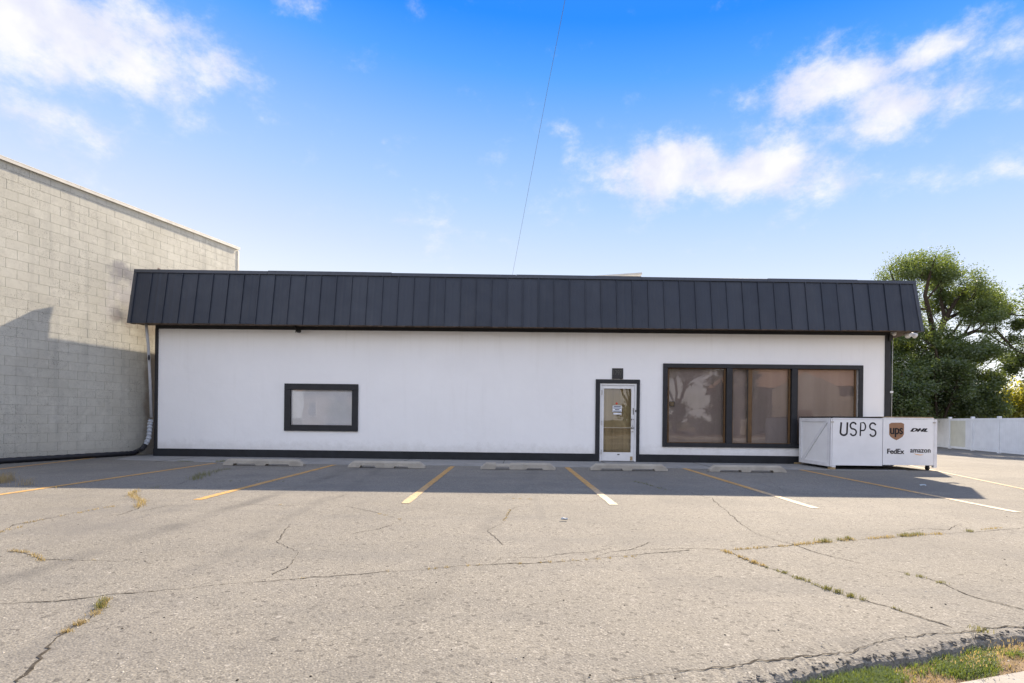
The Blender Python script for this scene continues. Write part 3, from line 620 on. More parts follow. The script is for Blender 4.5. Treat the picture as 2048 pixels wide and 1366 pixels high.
# things fixed to the building
def gooseneck():
    p = fy(596, 650); q = fy(601, 664); o = thing('wall_lamp', 'small black gooseneck lamp under the eave above the small window', 'wall lamp', (p[0], Y0-.03, q[2]))
    yy = Y0-.10
    part('arm', MB().tube([(p[0]-.02, yy, zbot+.03), (p[0]-.01, yy-.04, p[2]+.02), (p[0]+.02, yy-.07, q[2]+.06), (p[0]+.06, yy-.08, q[2]+.01)], .022, 8), M['blackmetal'], o, smooth=True)
    part('lamp_head', MB().tube([(p[0]+.03, yy-.07, q[2]+.02), (p[0]+.06, yy-.08, q[2]), (p[0]+.11, yy-.09, q[2]-.005), (p[0]+.14, yy-.10, q[2]-.005)], [.03, .045, .05, .04], 10), M['blackmetal'], o, smooth=True)
    part('wire_lead', MB().tube([(p[0]+.04, yy-.08, q[2]), (p[0]+.01, yy-.09, q[2]-.04)], .009, 6), M['blackmetal'], o)
gooseneck()
def flood():
    c = atY(1817, 668, Y0+.25); o = thing('floodlight', 'twin white floodlight under the right roof overhang', 'floodlight', tuple(c))
    part('bracket', MB().box(c[0]-.09, c[0]+.10, c[1]-.04, c[1]+.04, c[2]+.02, zbot+.03), M['steel'], o, .004)
    for x, dx in ((-.075, -.03), (.06, .03)):
        part('lamp_head', MB().tube([(c[0]+x*.6, c[1], c[2]+.03), (c[0]+x, c[1]-.05, c[2]-.02), (c[0]+x+dx, c[1]-.13, c[2]-.07)], [.025, .05, .068], 12), M['whitemetal'], o, smooth=True)
flood()
def camera_():
    c = atY(1787, 668, Y0-.05); o = thing('security_camera', 'small white security camera at the top of the right corner trim', 'security camera', tuple(c))
    part('mount', MB().box(c[0]-.05, c[0]+.06, c[1]-.03, c[1]+.05, c[2]+.03, zbot+.03), M['whitemetal'], o, .004)
    part('housing', MB().ball((c[0], c[1]-.02, c[2]), .05, 12), M['whitemetal'], o, smooth=True); part('junction_box', MB().box(c[0]-.11, c[0]-.02, c[1]-.02, c[1]+.045, c[2]-.17, c[2]-.02), M['blackmetal'], o, .004)
camera_()
cx = XR+.065; cdn = thing('conduit', 'thin dark conduit with a pale edge running down the right corner', 'conduit', (cx, Y0+.05, 0))
part('pipe', MB().tube([(cx, Y0+.05, .05), (cx, Y0+.05, zbot-.05)], .03, 8), M['trim'], cdn, smooth=True); part('edge_wire', MB().tube([(cx+.034, Y0+.03, .05), (cx+.05, Y0+.03, zbot-.1)], .009, 6), M['steel'], cdn)
zc = fy(1782, 784)[2]; part('clip', MB().box(cx-.05, cx+.06, Y0+.0, Y0+.085, zc-.025, zc+.025), M['whitemetal'], cdn, .004)
def downspout():
    pts = [atY(x, y, Y) for x, y, Y in ((292, 646, 13.36), (296.5, 690, 13.46), (300, 760, 13.54), (302.5, 835, 13.57))]
    o = thing('downspout', 'thin pale leaning downspout between the block wall and white building', 'downspout', (pts[-1][0], pts[-1][1], 0))
    part('pipe', MB().tube(pts, .033, 10), M['pvc'], o, smooth=True)
    c = atY(297.5, 715, 13.42); part('outlet_hole', MB().ball((c[0]+.005, c[1], c[2]), .05, 10, (.55, .5, 1.5)), M['blackpipe'], o, smooth=True)
    h = [atY(x, y, Y) for x, y, Y in ((302, 838, 13.56), (300, 848, 13.55), (299, 862, 13.53), (297, 877, 13.5), (291, 890, 13.45))]; m = MB(); P = []; R = []
    for a, b in zip(h[:-1], h[1:]):
        for k in range(8): P.append(a+(b-a)*k/8); R.append(.062 if (len(P) % 4) < 2 else .048)
    part('corrugated_elbow', MB().tube(P, R, 12), M['hosegrey'], o, smooth=False)
downspout()
def drainpipe():
    px = [(291, 889, 13.45), (284, 898, 13.42)]; pts = [atY(*p) for p in px]
    for x, y in ((272, 908), (262, 911), (240, 913.0), (200, 916), (150, 918), (100, 920.5), (50, 923), (0, 925.5), (-60, 929), (-140, 934)):
        s_ = .0703*(1370-x); Y = F/s_-.10; X = (x-1038)/F*Y; pts.append(np.array([X, Y, .062]))
    pts[2][2] = .12
    P = []
    for a, b in zip(pts[:-1], pts[1:]):
        for k in range(10): P.append(a+(b-a)*k/10)
    R = [.062 if i % 4 < 2 else .056 for i in range(len(P))]
    return single('drain_pipe', MB().tube(P, R, 12), M['blackpipe'], 'black corrugated drain pipe lying along the foot of the block wall', 'drain pipe', (float(pts[-3][0]), float(pts[-3][1]), 0.0), smooth=True)
drainpipe()
p0 = atY(1025, 549, 14.2); p1 = atY(1084, 236, 10.2); p2 = atY(1130, 0, 7.6)
cc = [p0, p1, p2, np.array([1.6, -2, 9.0]), np.array([2.6, -11, 9.4])]; P = []
for i in range(len(cc)-1):
    a, b = cc[i], cc[i+1]; ta = (cc[i+1]-cc[max(i-1, 0)])/2 if i else (b-a); tb = (cc[min(i+2, len(cc)-1)]-a)/2
    for k in range(12):
        t = k/12; P.append((2*t**3-3*t*t+1)*a+(t**3-2*t*t+t)*ta+(-2*t**3+3*t*t)*b+(t**3-t*t)*tb)
P.append(cc[-1])
single('overhead_wire', MB().tube(P, .0030, 6), M['wire'], 'thin overhead service wire rising from the roof to the top of the sky', 'wire', tuple(map(float, p0)))
mst = thing('service_mast', 'short metal mast behind the roof edge holding the overhead wire', 'mast', (float(p0[0]), 14.2, 3.8))
part('pole', MB().tube([(p0[0], 14.2, 3.8), (p0[0], 14.2, p0[2]-.02)], .02, 8), M['steel'], mst); part('foot', MB().box(p0[0]-.08, p0[0]+.08, 14.12, 14.28, 3.8, 3.83), M['steel'], mst)
d0_, d1_ = atY(1180, 552, 15.2), atY(1283, 546.5, 15.2)
dk = thing('roof_duct', 'low pale metal duct just showing above the roof edge', 'roof duct', (float(d1_[0]), 15.2, 3.8))
part('duct', MB().hexa([(d0_[0], 15.1, d0_[2]-.08), (d1_[0], 15.1, d1_[2]-.055), (d1_[0], 15.5, d1_[2]-.055), (d0_[0], 15.5, d0_[2]-.08), (d0_[0], 15.1, d0_[2]-.02), (d1_[0], 15.1, d1_[2]), (d1_[0], 15.5, d1_[2]), (d0_[0], 15.5, d0_[2]-.02)]), M['coping'], dk, .006)
for x in (d0_[0]+.3, d1_[0]-.3): part('leg', MB().box(x-.03, x+.03, 15.2, 15.3, 3.8, d0_[2]-.06), M['steel'], dk)

# ------------------------------------------------------------------ block building on the left
EW = np.array([-8.95, 16.93]); HB = 6.36
NB = thing('block_building', 'tall cream painted concrete block building at the left edge', 'building', (EW[0], EW[1], 0), math.pi/2-A)
LW = 9.4
def wloc(u, z, v=0): p = EW+T*u+np.array([-T[1], T[0]])*v; return (p[0], p[1], z)
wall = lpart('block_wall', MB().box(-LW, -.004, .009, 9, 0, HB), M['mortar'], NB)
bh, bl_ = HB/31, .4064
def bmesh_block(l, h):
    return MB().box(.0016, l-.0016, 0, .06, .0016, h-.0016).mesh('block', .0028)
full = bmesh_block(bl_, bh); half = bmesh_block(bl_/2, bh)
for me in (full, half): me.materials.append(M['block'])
cand = []
for r in range(31):
    u = -bl_/2 if r % 2 else 0.; first = r % 2
    if first: cand.append((-bl_/2, r, half))
    u = -bl_/2 if first else 0.
    while u-bl_ > -LW-.01: cand.append((u-bl_, r, full)); u -= bl_
def vis(c):
    u, r, me = c; x, y, k = proj(wloc(u+bl_/2, (r+.5)*bh))
    x1, _, _ = proj(wloc(u+bl_, (r+.5)*bh))
    if x1 < 2: return 0
    if x > 306 and y > 560: return 0
    if x > 272 and 545 < y < 650: return 0
    return 1/k
cand.sort(key=lambda c: -vis(c)); rb = random.Random(2); rest = MB()
for i, (u, r, me) in enumerate(cand):
    y = rb.uniform(-.001, .001)
    if i < 300:
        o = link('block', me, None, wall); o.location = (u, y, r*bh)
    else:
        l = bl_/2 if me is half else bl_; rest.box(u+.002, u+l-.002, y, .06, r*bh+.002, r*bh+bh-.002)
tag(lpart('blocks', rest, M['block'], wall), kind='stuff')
for i in range(4):
    a, b = -LW+i*LW/4, -LW+(i+1)*LW/4-.004
    lpart('coping', MB().box(a, b+(.03 if i == 3 else 0), -.055, 9.05, HB+.002, HB+.025).box(a, b+(.03 if i == 3 else 0), -.055, -.04, HB-.06, HB+.001), M['coping'], NB, .003)
lpart('corner_flashing', MB().box(.004, .03, -.012, .2, .1, HB-.09).box(-.035, .0, -.016, -.004, .1, HB-.09), M['coping'], NB)
pq = np.array(proj(wloc(-1, 1))[:2])
sp_ = thing('wall_spigot', 'small rusty pipe stub sticking out of the block wall above the roof corner', 'pipe stub', wloc(-2.72, 4.92, -.0))
s_ = sp_.location; part('stub', MB().tube([(s_.x-.02, s_.y, s_.z), (s_.x+.05, s_.y-.03, s_.z+.03), (s_.x+.07, s_.y-.04, s_.z+.06)], [.02, .022, .04], 8), M['stone'], sp_)

# ------------------------------------------------------------------ concrete wheel stops
def stop(px0, px1, py, label, notch):
    a, b = gnd(px0, py), gnd(px1, py+(px1-px0)*.012); c = (a+b)/2; L_ = float(np.linalg.norm(b-a)); Y = float(c[1])+.08
    m = MB(); rr = random.Random(int(px0)); n = 72; hh = .135; vs_ = []; prof = lambda k: 1
    xs = [-L_/2+L_*i/n for i in range(n+1)]
    for i, x in enumerate(xs):
        e = min(x+L_/2, L_/2-x); ht = hh*min(1, .35+e/.11*.65); t = (x+L_/2)/L_
        lo = 0.0
        for n0, n1, nh in notch:
            if n0 < t < n1: lo = nh
        j = lambda s=.003: rr.uniform(-s, s)
        if t > .2 and t < .4 and 'broken' in label: top = ht-.02+j(.006)
        else: top = ht+j(.002)
        vs_ += [(x, -.075+j(.002), lo), (x, -.062+j(), top*.75), (x, -.035+j(), top), (x, .05, top), (x, .08, lo)]
    fs = [(i*5+k, i*5+(k+1) % 5, (i+1)*5+(k+1) % 5, (i+1)*5+k) for i in range(n) for k in range(5)]+[(4, 3, 2, 1, 0), tuple(n*5+k for k in range(5))]
    o = link('parking_block', m.add(vs_, fs).mesh('parking_block'), M['stop'], None, (float(c[0]), Y, .006)); tag(o, label, 'wheel stop', 'concrete wheel stops in front of the building')
    o.rotation_euler = (0, 0, rr.uniform(-.012, .012)); return o
N2 = ((.13, .41, .04), (.54, .82, .04))
stop(444, 606, 931, 'grey concrete wheel stop below the small window, weeds at its left end', N2)
stop(695, 849, 935.5, 'grey concrete wheel stop with chipped notch, second from the block wall', ((.16, .36, .045), (.6, .78, .035)))
stop(961, 1111, 939, 'worn broken concrete wheel stop with crumbling face, left of the door', ((.2, .38, .06), (.62, .82, .035)))
stop(1182, 1336, 941, 'grey concrete wheel stop directly in front of the white door', N2)
stop(1420, 1574, 944, 'grey concrete wheel stop in front of the large window', N2)

# ------------------------------------------------------------------ parcel boxes
YF = 12.12
def parcel_boxes():
    x0 = atY(1664, 880, YF)[0]; x1 = atY(1765.5, 880, YF)[0]; x2 = atY(1868, 880, YF)[0]; x3 = atY(1874.5, 880, YF)[0]
    zt = atY(1700, 836, YF)[2]; zl = atY(1700, 931, YF)[2]; yb = Y0-.2
    A1 = thing('parcel_box', 'white wooden parcel box lettered USPS with braced left side', 'parcel box', (float((x0+x1)/2), YF, 0), group='white parcel boxes')
    part('front_panel', MB().box(x0+.012, x1-.006, YF, YF+.02, zl, zt-.035), M['boxwhite'], A1, .003)
    part('front_rail', MB().box(x0+.012, x1-.006, YF-.003, YF+.022, zt-.033, zt), M['boxframe'], A1, .003)
    part('corner_post', MB().box(x0-.048, x0+.006, YF+.004, YF+.06, zl-.03, zt-.01), M['boxframe'], A1, .003)
    part('foot_block', MB().box(x0+.012, x0+.09, YF+.001, YF+.07, zl-.045, zl-.002), M['boxframe'], A1, .003)
    s = x0-.03
    part('side_panel', MB().box(s, s+.015, YF+.062, yb, zl-.01, zt-.01), M['boxwhite'], A1)
    def bat(y0, y1, z0, z1): part('side_batten', MB().box(s-.022, s-.001, y0, y1, z0, z1), M['boxframe'], A1, .003)
    bat(YF+.004, YF+.10, zl-.03, zt); bat(yb-.1, yb, zl-.03, zt); bat(YF+.101, yb-.101, zt-.09, zt); bat(YF+.101, yb-.101, zl-.03, zl+.06)
    ya, yc, za, zc_ = yb-.105, YF+.105, zl+.065, zt-.095
    part('side_brace', MB().hexa([(s-.018, ya, za), (s-.018, ya-.12, za), (s-.002, ya-.12, za), (s-.002, ya, za), (s-.018, yc+.12, zc_), (s-.018, yc, zc_), (s-.002, yc, zc_), (s-.002, yc+.12, zc_)]), M['boxframe'], A1)
    part('back_panel', MB().box(x0-.03, x1-.006, yb-.018, yb-.001, zl, zt-.01), M['boxwhite'], A1)
    part('right_panel', MB().box(x1-.024, x1-.007, YF+.022, yb-.02, zl, zt-.01), M['boxwhite'], A1)
    part('lid', MB().box(x0-.06, x1-.004, YF+.035, yb+.01, zt+.003, zt+.03), M['boxlid'], A1, .004)
    part('latch', MB().box(x0-.03, x0+.035, YF-.012, YF-.001, zt-.105, zt-.075), M['steel'], A1, .003)
    # USPS in thin round-ended strokes
    def stroke(pts, w=.026):
        return MB().tube([(a, YF-.003, b) for a, b in pts], w/2, 8)
    def flat(mb):                                # flatten the strokes to paint thickness
        mb.v = [(a, YF-.0015+(b-YF+.003)*.10, c) for a, b, c in mb.v]; return mb
    def P_(x, y): q = atY(x, y, YF); return (q[0], q[2])
    def S_(px, w, py0, py1):
        pts = []
        for k in range(25):
            t = k/24
            if t < .5: a = rad(20+t*2*245); cx_, cy_ = px, py0+(py1-py0)*.25; r = w/2; pts.append((cx_+r*math.cos(a), cy_-(py1-py0)*.25*math.sin(a)))
            else: a = rad(85-(t-.5)*2*245); cx_, cy_ = px, py0+(py1-py0)*.75; r = w/2; pts.append((cx_+r*math.cos(a), cy_-(py1-py0)*.25*math.sin(a)))
        return [P_(*p) for p in pts]
    U = [P_(1682.5, 844.5), P_(1681, 862)]+[P_(1687.4+6.6*math.cos(a), 864.5+6*math.sin(a)) for a in [math.pi-k*math.pi/8 for k in range(9)]]+[P_(1694.8, 844.5)]
    part('letter_u', flat(stroke(U, .040)), M['letter'], A1)
    part('letter_s', flat(stroke(S_(1706.5, 12, 845, 871), .036)), M['letter'], A1)
    Pp = [P_(1720.3, 872), P_(1721.5, 845.5), P_(1727, 845.3)]+[P_(1726+5*math.cos(a), 853.3-8*math.sin(a)) for a in [rad(70-k*20) for k in range(8)]]+[P_(1721.5, 861.2)]
    part('letter_p', flat(stroke(Pp, .031)), M['letter'], A1)
    part('letter_s', flat(stroke(S_(1745.5, 12, 846, 872.5), .036)), M['letter'], A1)
    # second box, on castors, set slightly higher
    B1 = thing('parcel_box', 'white wooden parcel box with four courier logos, standing on castors', 'parcel box', (float((x1+x2)/2), YF, 0), group='white parcel boxes')
    z2, zl2 = zt+.018, zl+.022
    part('front_panel', MB().box(x1+.006, x2-.006, YF-.004, YF+.016, zl2, z2-.033), M['boxwhite'], B1, .003)
    part('front_rail', MB().box(x1+.006, x2-.006, YF-.008, YF+.018, z2-.031, z2), M['boxframe'], B1, .003)
    part('corner_post', MB().box(x2+.002, x3, YF-.0, YF+.07, zl2-.05, z2-.03), M['boxframe'], B1, .003)
    part('side_panel', MB().box(x3-.02, x3-.002, YF+.072, yb, zl2-.02, z2-.03), M['boxwhite'], B1)
    part('left_panel', MB().box(x1+.007, x1+.024, YF+.02, yb-.02, zl2, z2-.01), M['boxwhite'], B1); part('back_panel', MB().box(x1+.007, x3-.022, yb-.018, yb-.001, zl2, z2-.01), M['boxwhite'], B1)
    part('floor', MB().box(x1+.03, x2-.01, YF+.03, yb-.03, zl2+.005, zl2+.03), M['boxwhite'], B1)
    part('lid', MB().box(x1+.004, x3-.06, YF+.035, yb+.01, z2+.003, z2+.022), M['wood'], B1, .004)
    part('latch', MB().box(x2-.035, x2+.03, YF-.016, YF-.005, z2-.115, z2-.085), M['steel'], B1, .003)
    for cx_, cy_ in ((x2-.09, YF+.07), (x1+.25, yb-.12), (x2-.1, yb-.12)):
        part('castor', MB().tube([(cx_-.02, cy_, .055), (cx_+.02, cy_, .055)], .05, 12).box(cx_-.028, cx_+.028, cy_-.03, cy_+.03, .06, zl2-.001), M['blackmetal'], B1)
    pane_y = YF-.0065
    def R(xa, ya_, xb, yb_): p = atY(xa, ya_, YF); q = atY(xb, yb_, YF); return p[0], q[0], q[2], p[2]
    k = lambda x, y: (1760+x/1366*130, 820+y/1366*130)
    sh = [(190, 295), (240, 268), (440, 265), (502, 292), (500, 505), (470, 560), (410, 600), (342, 636), (270, 600), (215, 560), (188, 510)]
    poly = []
    for p in sh: q = atY(*k(*p), YF); poly.append((q[0], q[2]))
    part('shield_print', MB().prism(poly, pane_y, YF-.0045), M['brown'], B1)
    part('ups_lettering', text_fit('ups', *R(*k(205, 372), *k(478, 575)), pane_y-.0012, bold=.03, ext=.0006, space=.95), M['letter'], B1)
    part('dhl_lettering', text_fit('DHL', *R(*k(628, 380), *k(1003, 460)), YF-.0062, bold=.085, shear=.45, ext=.001, space=1.1), M['letter'], B1)
    part('fedex_lettering', text_fit('FedEx', *R(*k(146, 812), *k(505, 925)), YF-.0062, bold=.035, ext=.001, space=.98), M['letter'], B1)
    part('amazon_lettering', text_fit('amazon', *R(*k(630, 820), *k(1058, 900)), YF-.0062, bold=.03, ext=.001, space=1.06), M['letter'], B1)
    sm = []
    for i in range(13): t = i/12; sm.append(k(705+t*205, 915+36*math.sin(t*2.5)))
    for i in range(12, -1, -1): t = i/12; sm.append(k(705+t*205, 915+36*math.sin(t*2.5)-2-13*math.sin(t*math.pi)))
    poly = [(atY(*p, YF)[0], atY(*p, YF)[2]) for p in sm]; part('smile_print', MB().prism(poly, YF-.0062, YF-.0046), M['orange'], B1)
    sw_ = gnd(1664, 939); single('wood_shim', MB().box(x0-.045, x0+.075, YF-.02, YF+.08, .006, zl-.048), M['wood'], 'small raw wood shim under the front left corner of the USPS box', 'wood shim', (float(x0), YF, .006), .003)
    q = gnd(1599, 929); single('wood_offcut', MB().box(q[0]-.08, q[0]+.09, q[1]+.1, q[1]+.16, .007, .045), M['wood'], 'small wood offcut lying by the black skirting left of the USPS box', 'wood offcut', (float(q[0]), float(q[1])+.13, .007), .004)
    single('prop_stone', MB().ball((s+.06, yb-.12, .05), .075, 10, (1.3, 1, .62)), M['stone'], 'grey stone propping the rear left corner of the USPS box', 'stone', (float(s)+.06, yb-.12, .006))
parcel_boxes()

# ------------------------------------------------------------------ vinyl fence on the right
def fence():
    P0 = np.array([25.1, 31.6]); d = np.array([-.245, -.97]); sp = 2.32
    f = thing('vinyl_fence', 'white vinyl privacy fence beyond the lot at the right edge', 'fence', (P0[0], P0[1], -.38), math.atan2(d[1], d[0]))
    # local x runs towards the camera, local -y faces the lot
    hh = 1.75
    post = MB().box(-.065, .065, -.065, .065, 0, hh+.04).mesh('post', .006); cap = MB().hexa([(-.085, -.085, hh+.042), (.085, -.085, hh+.042), (.085, .085, hh+.042), (-.085, .085, hh+.042), (-.06, -.06, hh+.09), (.06, -.06, hh+.09), (.06, .06, hh+.09), (-.06, .06, hh+.09)]).mesh('cap', .005)
    for me in (post, cap): me.materials.append(M['vinyl'])
    pick = MB().box(.002, .148, -.012, .012, 0, hh-.26).mesh('picket', .003); pick.materials.append(M['vinyl']); pick2 = pick.copy(); pick2.materials.clear(); pick2.materials.append(M['vinyl2'])
    for i in range(-3, 7):
        x = i*sp; o = link('post', post, None, f); o.location = (x, 0, 0); c = link('cap', cap, None, o)
        if i == 6: break
        for z0, z1 in ((.04, .16), (hh-.13, hh)):
            r = link('rail', MB().box(.067, sp-.067, -.024, .024, z0, z1).mesh('rail', .004), M['vinyl'], f); r.location = (x, 0, 0)
        n = 14; w = (sp-.14)/n
        for k in range(n):
            o = link('picket', pick2 if (i == 0 and k < 10) else pick, None, f); o.location = (x+.07+k*w, 0, .165); o.scale = (w/.15, 1, 1)
fence()

# ------------------------------------------------------------------ trees
def add_leaves(name, pts, size, mat, parent, seed, asp=.55):
    r = np.random.default_rng(seed); P = np.asarray(pts, float); n = len(P)
    a = r.normal(size=(n, 3)); a[:, 2] *= .7; a /= np.linalg.norm(a, axis=1)[:, None]
    b = np.cross(a, r.normal(size=(n, 3))); b /= np.linalg.norm(b, axis=1)[:, None]
    s = size*r.uniform(.6, 1.35, (n, 1))
    v = np.stack([P-a*s*.5, P+b*s*asp*.5, P+a*s*.5, P-b*s*asp*.5], 1).reshape(-1, 3)
    o = org(parent); v -= np.array(o)
    me = bpy.data.meshes.new(name); me.vertices.add(4*n); me.vertices.foreach_set('co', v.ravel().astype(np.float32))
    me.loops.add(4*n); me.loops.foreach_set('vertex_index', np.arange(4*n, dtype=np.int32)); me.polygons.add(n); me.polygons.foreach_set('loop_start', np.arange(0, 4*n, 4, dtype=np.int32)); me.polygons.foreach_set('loop_total', np.full(n, 4, dtype=np.int32))
    me.update(); me.validate(); return link(name, me, mat, parent)
def grow(limbs, seed, levels=3, kids=6, ratio=.52, droop=.0, spread=.9):
    """limbs: list of (points, r0, r1). Returns tube list and twig points."""
    r = np.random.default_rng(seed); tubes = []; tips = []
    def rec(pts, r0_, r1_, lev):
        tubes.append((pts, np.linspace(r0_, r1_, len(pts)).tolist()))
        L_ = sum(np.linalg.norm(pts[i+1]-pts[i]) for i in range(len(pts)-1))
        if lev == 0:
            for k in range(5): t = r.uniform(.25, 1); tips.append(pts[0]+(pts[-1]-pts[0])*t)
            return
        for k in range(kids):
            t = .28+.72*(k+r.uniform(0, 1))/kids; f = t*(len(pts)-1); i = min(int(f), len(pts)-2); q = pts[i]+(pts[i+1]-pts[i])*(f-i)
            ax = pts[i+1]-pts[i]; ax = ax/np.linalg.norm(ax); dd = r.normal(size=3); dd -= ax*(dd@ax)*.6; dd /= np.linalg.norm(dd); dd = dd*spread+ax*.55+np.array([0, 0, .18-droop]); dd /= np.linalg.norm(dd)
            l = L_*ratio*r.uniform(.6, 1.25)*(1.15-.45*t); n = 4; ps = [q]
            for j in range(n):
                dd = dd+r.normal(size=3)*.16+np.array([0, 0, .05-droop*.35]); dd /= np.linalg.norm(dd); ps.append(ps[-1]+dd*l/n)
            rr = (r0_+(r1_-r0_)*t)*.55; rec(ps, rr, rr*.35, lev-1)
    for pts, a, b in limbs: rec([np.asarray(p, float) for p in pts], a, b, levels)
    return tubes, tips
def tree(name, label, cat, base, limbs, seed, leafmat, nleaf, lsize, levels=3, kids=6, ratio=.52, sig=.22, droop=0, group=None, trunkn=1, keep=None, spread=.9):
    o = thing(name, label, cat, tuple(map(float, base)), group=group)
    tubes, tips = grow(limbs, seed, levels, kids, ratio, droop, spread)
    tr, br_ = MB(), MB()
    for i, (p, rs) in enumerate(tubes):
        if max(rs) < .012 or (keep is not None and not keep(p[-1]) and max(rs) < .1): continue
        (tr if any(np.allclose(p[0], np.asarray(l[0][0], float)) and len(p) == len(l[0]) for l in limbs) else br_).tube(p, rs, 7 if max(rs) > .05 else 5, False)
    part('trunk', tr, M['bark'], o, smooth=True, fix=False)
    if br_.v: part('branches', br_, M['bark'], o, smooth=True, fix=False)
    r = np.random.default_rng(seed+1); tips = np.array(tips)
    if keep is not None: tips = tips[[keep(t) for t in tips]]
    wt = r.lognormal(0, .8, len(tips)); P = tips[r.choice(len(tips), nleaf, p=wt/wt.sum())]+r.normal(size=(nleaf, 3))*sig*np.array([1, 1, .75])
    P = P[P[:, 2] > base[2]+.15]
    add_leaves('crown', P, lsize, leafmat, o, seed+2); return o
def Q(x, y, Y): return atY(x, y, Y)
ENVX = [1700, 1745, 1765, 1780, 1810, 1840, 1862, 1890, 1912, 1935, 1955, 1975, 2000, 2016, 2030, 2048]
ENVY = [640, 575, 540, 530, 534, 522, 503, 512, 545, 566, 550, 576, 592, 612, 640, 660]
RENV = random.Random(12)
def in_crown(p):
    x, y, k = proj(p); return y > np.interp(x, ENVX, ENVY)+RENV.gauss(2, 13) and x > 1750+RENV.gauss(0, 8)
YE = 37.
eb = Q(1858, 846, YE); eb[2] = -.5
tree('elm_tree', 'tall open green tree with dark arching limbs behind the fence', 'tree', eb,
     [([eb, Q(1860, 790, YE), Q(1864, 730, YE), Q(1872, 690, YE), Q(1890, 640, YE), Q(1910, 605, YE), Q(1925, 585, YE+.5)], .34, .06),
      ([Q(1864, 730, YE), Q(1880, 700, YE+.4), Q(1910, 678, YE-.5), Q(1950, 662, YE-1.2), Q(1995, 664, YE-1.5), Q(2030, 700, YE-1.8), Q(2046, 735, YE-2)], .2, .04),
      ([Q(1872, 690, YE), Q(1862, 640, YE-1), Q(1850, 590, YE-1.4), Q(1862, 540, YE-1.5), Q(1872, 512, YE-1.6)], .2, .03),
      ([Q(1872, 690, YE), Q(1840, 650, YE+1), Q(1805, 600, YE+1.2), Q(1785, 555, YE+1.2), Q(1778, 535, YE+1.3)], .17, .03),
      ([Q(1864, 730, YE), Q(1835, 710, YE+1), Q(1805, 690, YE+.5), Q(1775, 690, YE)], .15, .03),
      ([Q(1862, 760, YE), Q(1835, 755, YE-1), Q(1808, 745, YE-1.2), Q(1786, 752, YE-1)], .12, .03), ([Q(1864, 740, YE), Q(1895, 735, YE-1.5), Q(1930, 730, YE-2), Q(1965, 745, YE-2)], .12, .03), ([Q(1872, 700, YE), Q(1868, 690, YE-2), Q(1872, 700, YE-2.6), Q(1880, 730, YE-2.8)], .1, .03),
      ([Q(1890, 640, YE), Q(1930, 620, YE+1), Q(1970, 600, YE+1.5), Q(2000, 605, YE+1.5)], .14, .03),
      ([Q(1890, 640, YE), Q(1880, 590, YE+1), Q(1890, 545, YE+1), Q(1905, 530, YE+1)], .13, .03)],
     5, M['leaf_elm'], 150000, .12, levels=3, kids=7, ratio=.48, sig=.24, droop=.03, keep=in_crown)
b2 = Q(2110, 846, 36.); b2[2] = -.5
tree('elm_tree', 'drooping twiggy tree cut off by the right edge of the photo', 'tree', b2,
     [([b2, Q(2108, 760, 36), Q(2095, 690, 36), Q(2080, 640, 36), Q(2070, 610, 36)], .3, .06), ([Q(2095, 690, 36), Q(2072, 668, 35.5), Q(2052, 690, 35), Q(2042, 740, 35)], .13, .02), ([Q(2080, 640, 36), Q(2060, 630, 36), Q(2046, 650, 36)], .1, .02), ([Q(2108, 760, 36), Q(2150, 680, 36), Q(2180, 640, 36)], .2, .03)],
     15, M['leaf_elm'], 12000, .15, levels=3, kids=5, ratio=.40, sig=.2, droop=.12)
def bush(name, label, cat, px, py, Y, wpx, hpx, seed, mat, n, ls, sig=.28, zfoot=-.4, lv=2):
    s = F/Y; b = Q(px, py, Y); b[2] = zfoot; hgt_ = hpx/s; w = wpx/s; r = np.random.default_rng(seed); limbs = []
    for k in range(9):
        a = 2*math.pi*k/9+r.uniform(-.3, .3); q = b.copy(); tt = r.uniform(.55, 1); out = w/2*r.uniform(.45, .95)*(1.15-tt*.6)
        limbs.append(([q, q+np.array([math.cos(a)*out*.35, math.sin(a)*out*.35, hgt_*tt*.45]), q+np.array([math.cos(a)*out*.8, math.sin(a)*out*.8, hgt_*tt*.8]), q+np.array([math.cos(a)*out, math.sin(a)*out, hgt_*tt])], .09, .02))
    limbs.append(([b, b+np.array([0, 0, hgt_*.5]), b+np.array([.1, 0, hgt_])], .12, .02))
    return tree(name, label, cat, b, limbs, seed, mat, n, ls, levels=lv, kids=7, ratio=.36, sig=sig)
bush('evergreen_shrub', 'dense dark green evergreen in front of the tall tree', 'shrub', 1876, 846, 34.5, 170, 165, 31, M['leaf_dark'], 34000, .13, .26)
bush('evergreen_shrub', 'dark green shrub close beside the right corner of the building', 'shrub', 1800, 846, 33.5, 130, 150, 37, M['leaf_dark'], 24000, .13, .26)
bush('evergreen_shrub', 'rounded dark green shrub overhanging the white fence', 'shrub', 1945, 846, 34.5, 130, 120, 41, M['leaf_dark'], 22000, .13, .26)
bush('yellow_shrub', 'sunlit yellow green shrub above the fence at the right edge', 'shrub', 2040, 846, 40, 120, 112, 43, M['leaf_yellow'], 9000, .22, .3)
bush('yellow_shrub', 'low yellow green shrub peeping over the fence left of the sunlit one', 'shrub', 2004, 846, 43, 60, 62, 47, M['leaf_yellow'], 4500, .22, .3)
def shed():
    o = thing('garden_shed', 'grey shed with dark roof half hidden behind the dark shrubs', 'shed', (29.6, 41, -.6))
    part('wall', MB().box(26.8, 32.4, 41, 44, -.6, 1.9), simple('shed_wall', (.16, .17, .19), .8, .2), o); part('roof', MB().prism([(26.5, 1.9), (32.7, 1.9), (31.5, 2.9), (27.7, 2.9)], 40.7, 44.3), M['roofgrey'], o)
shed()

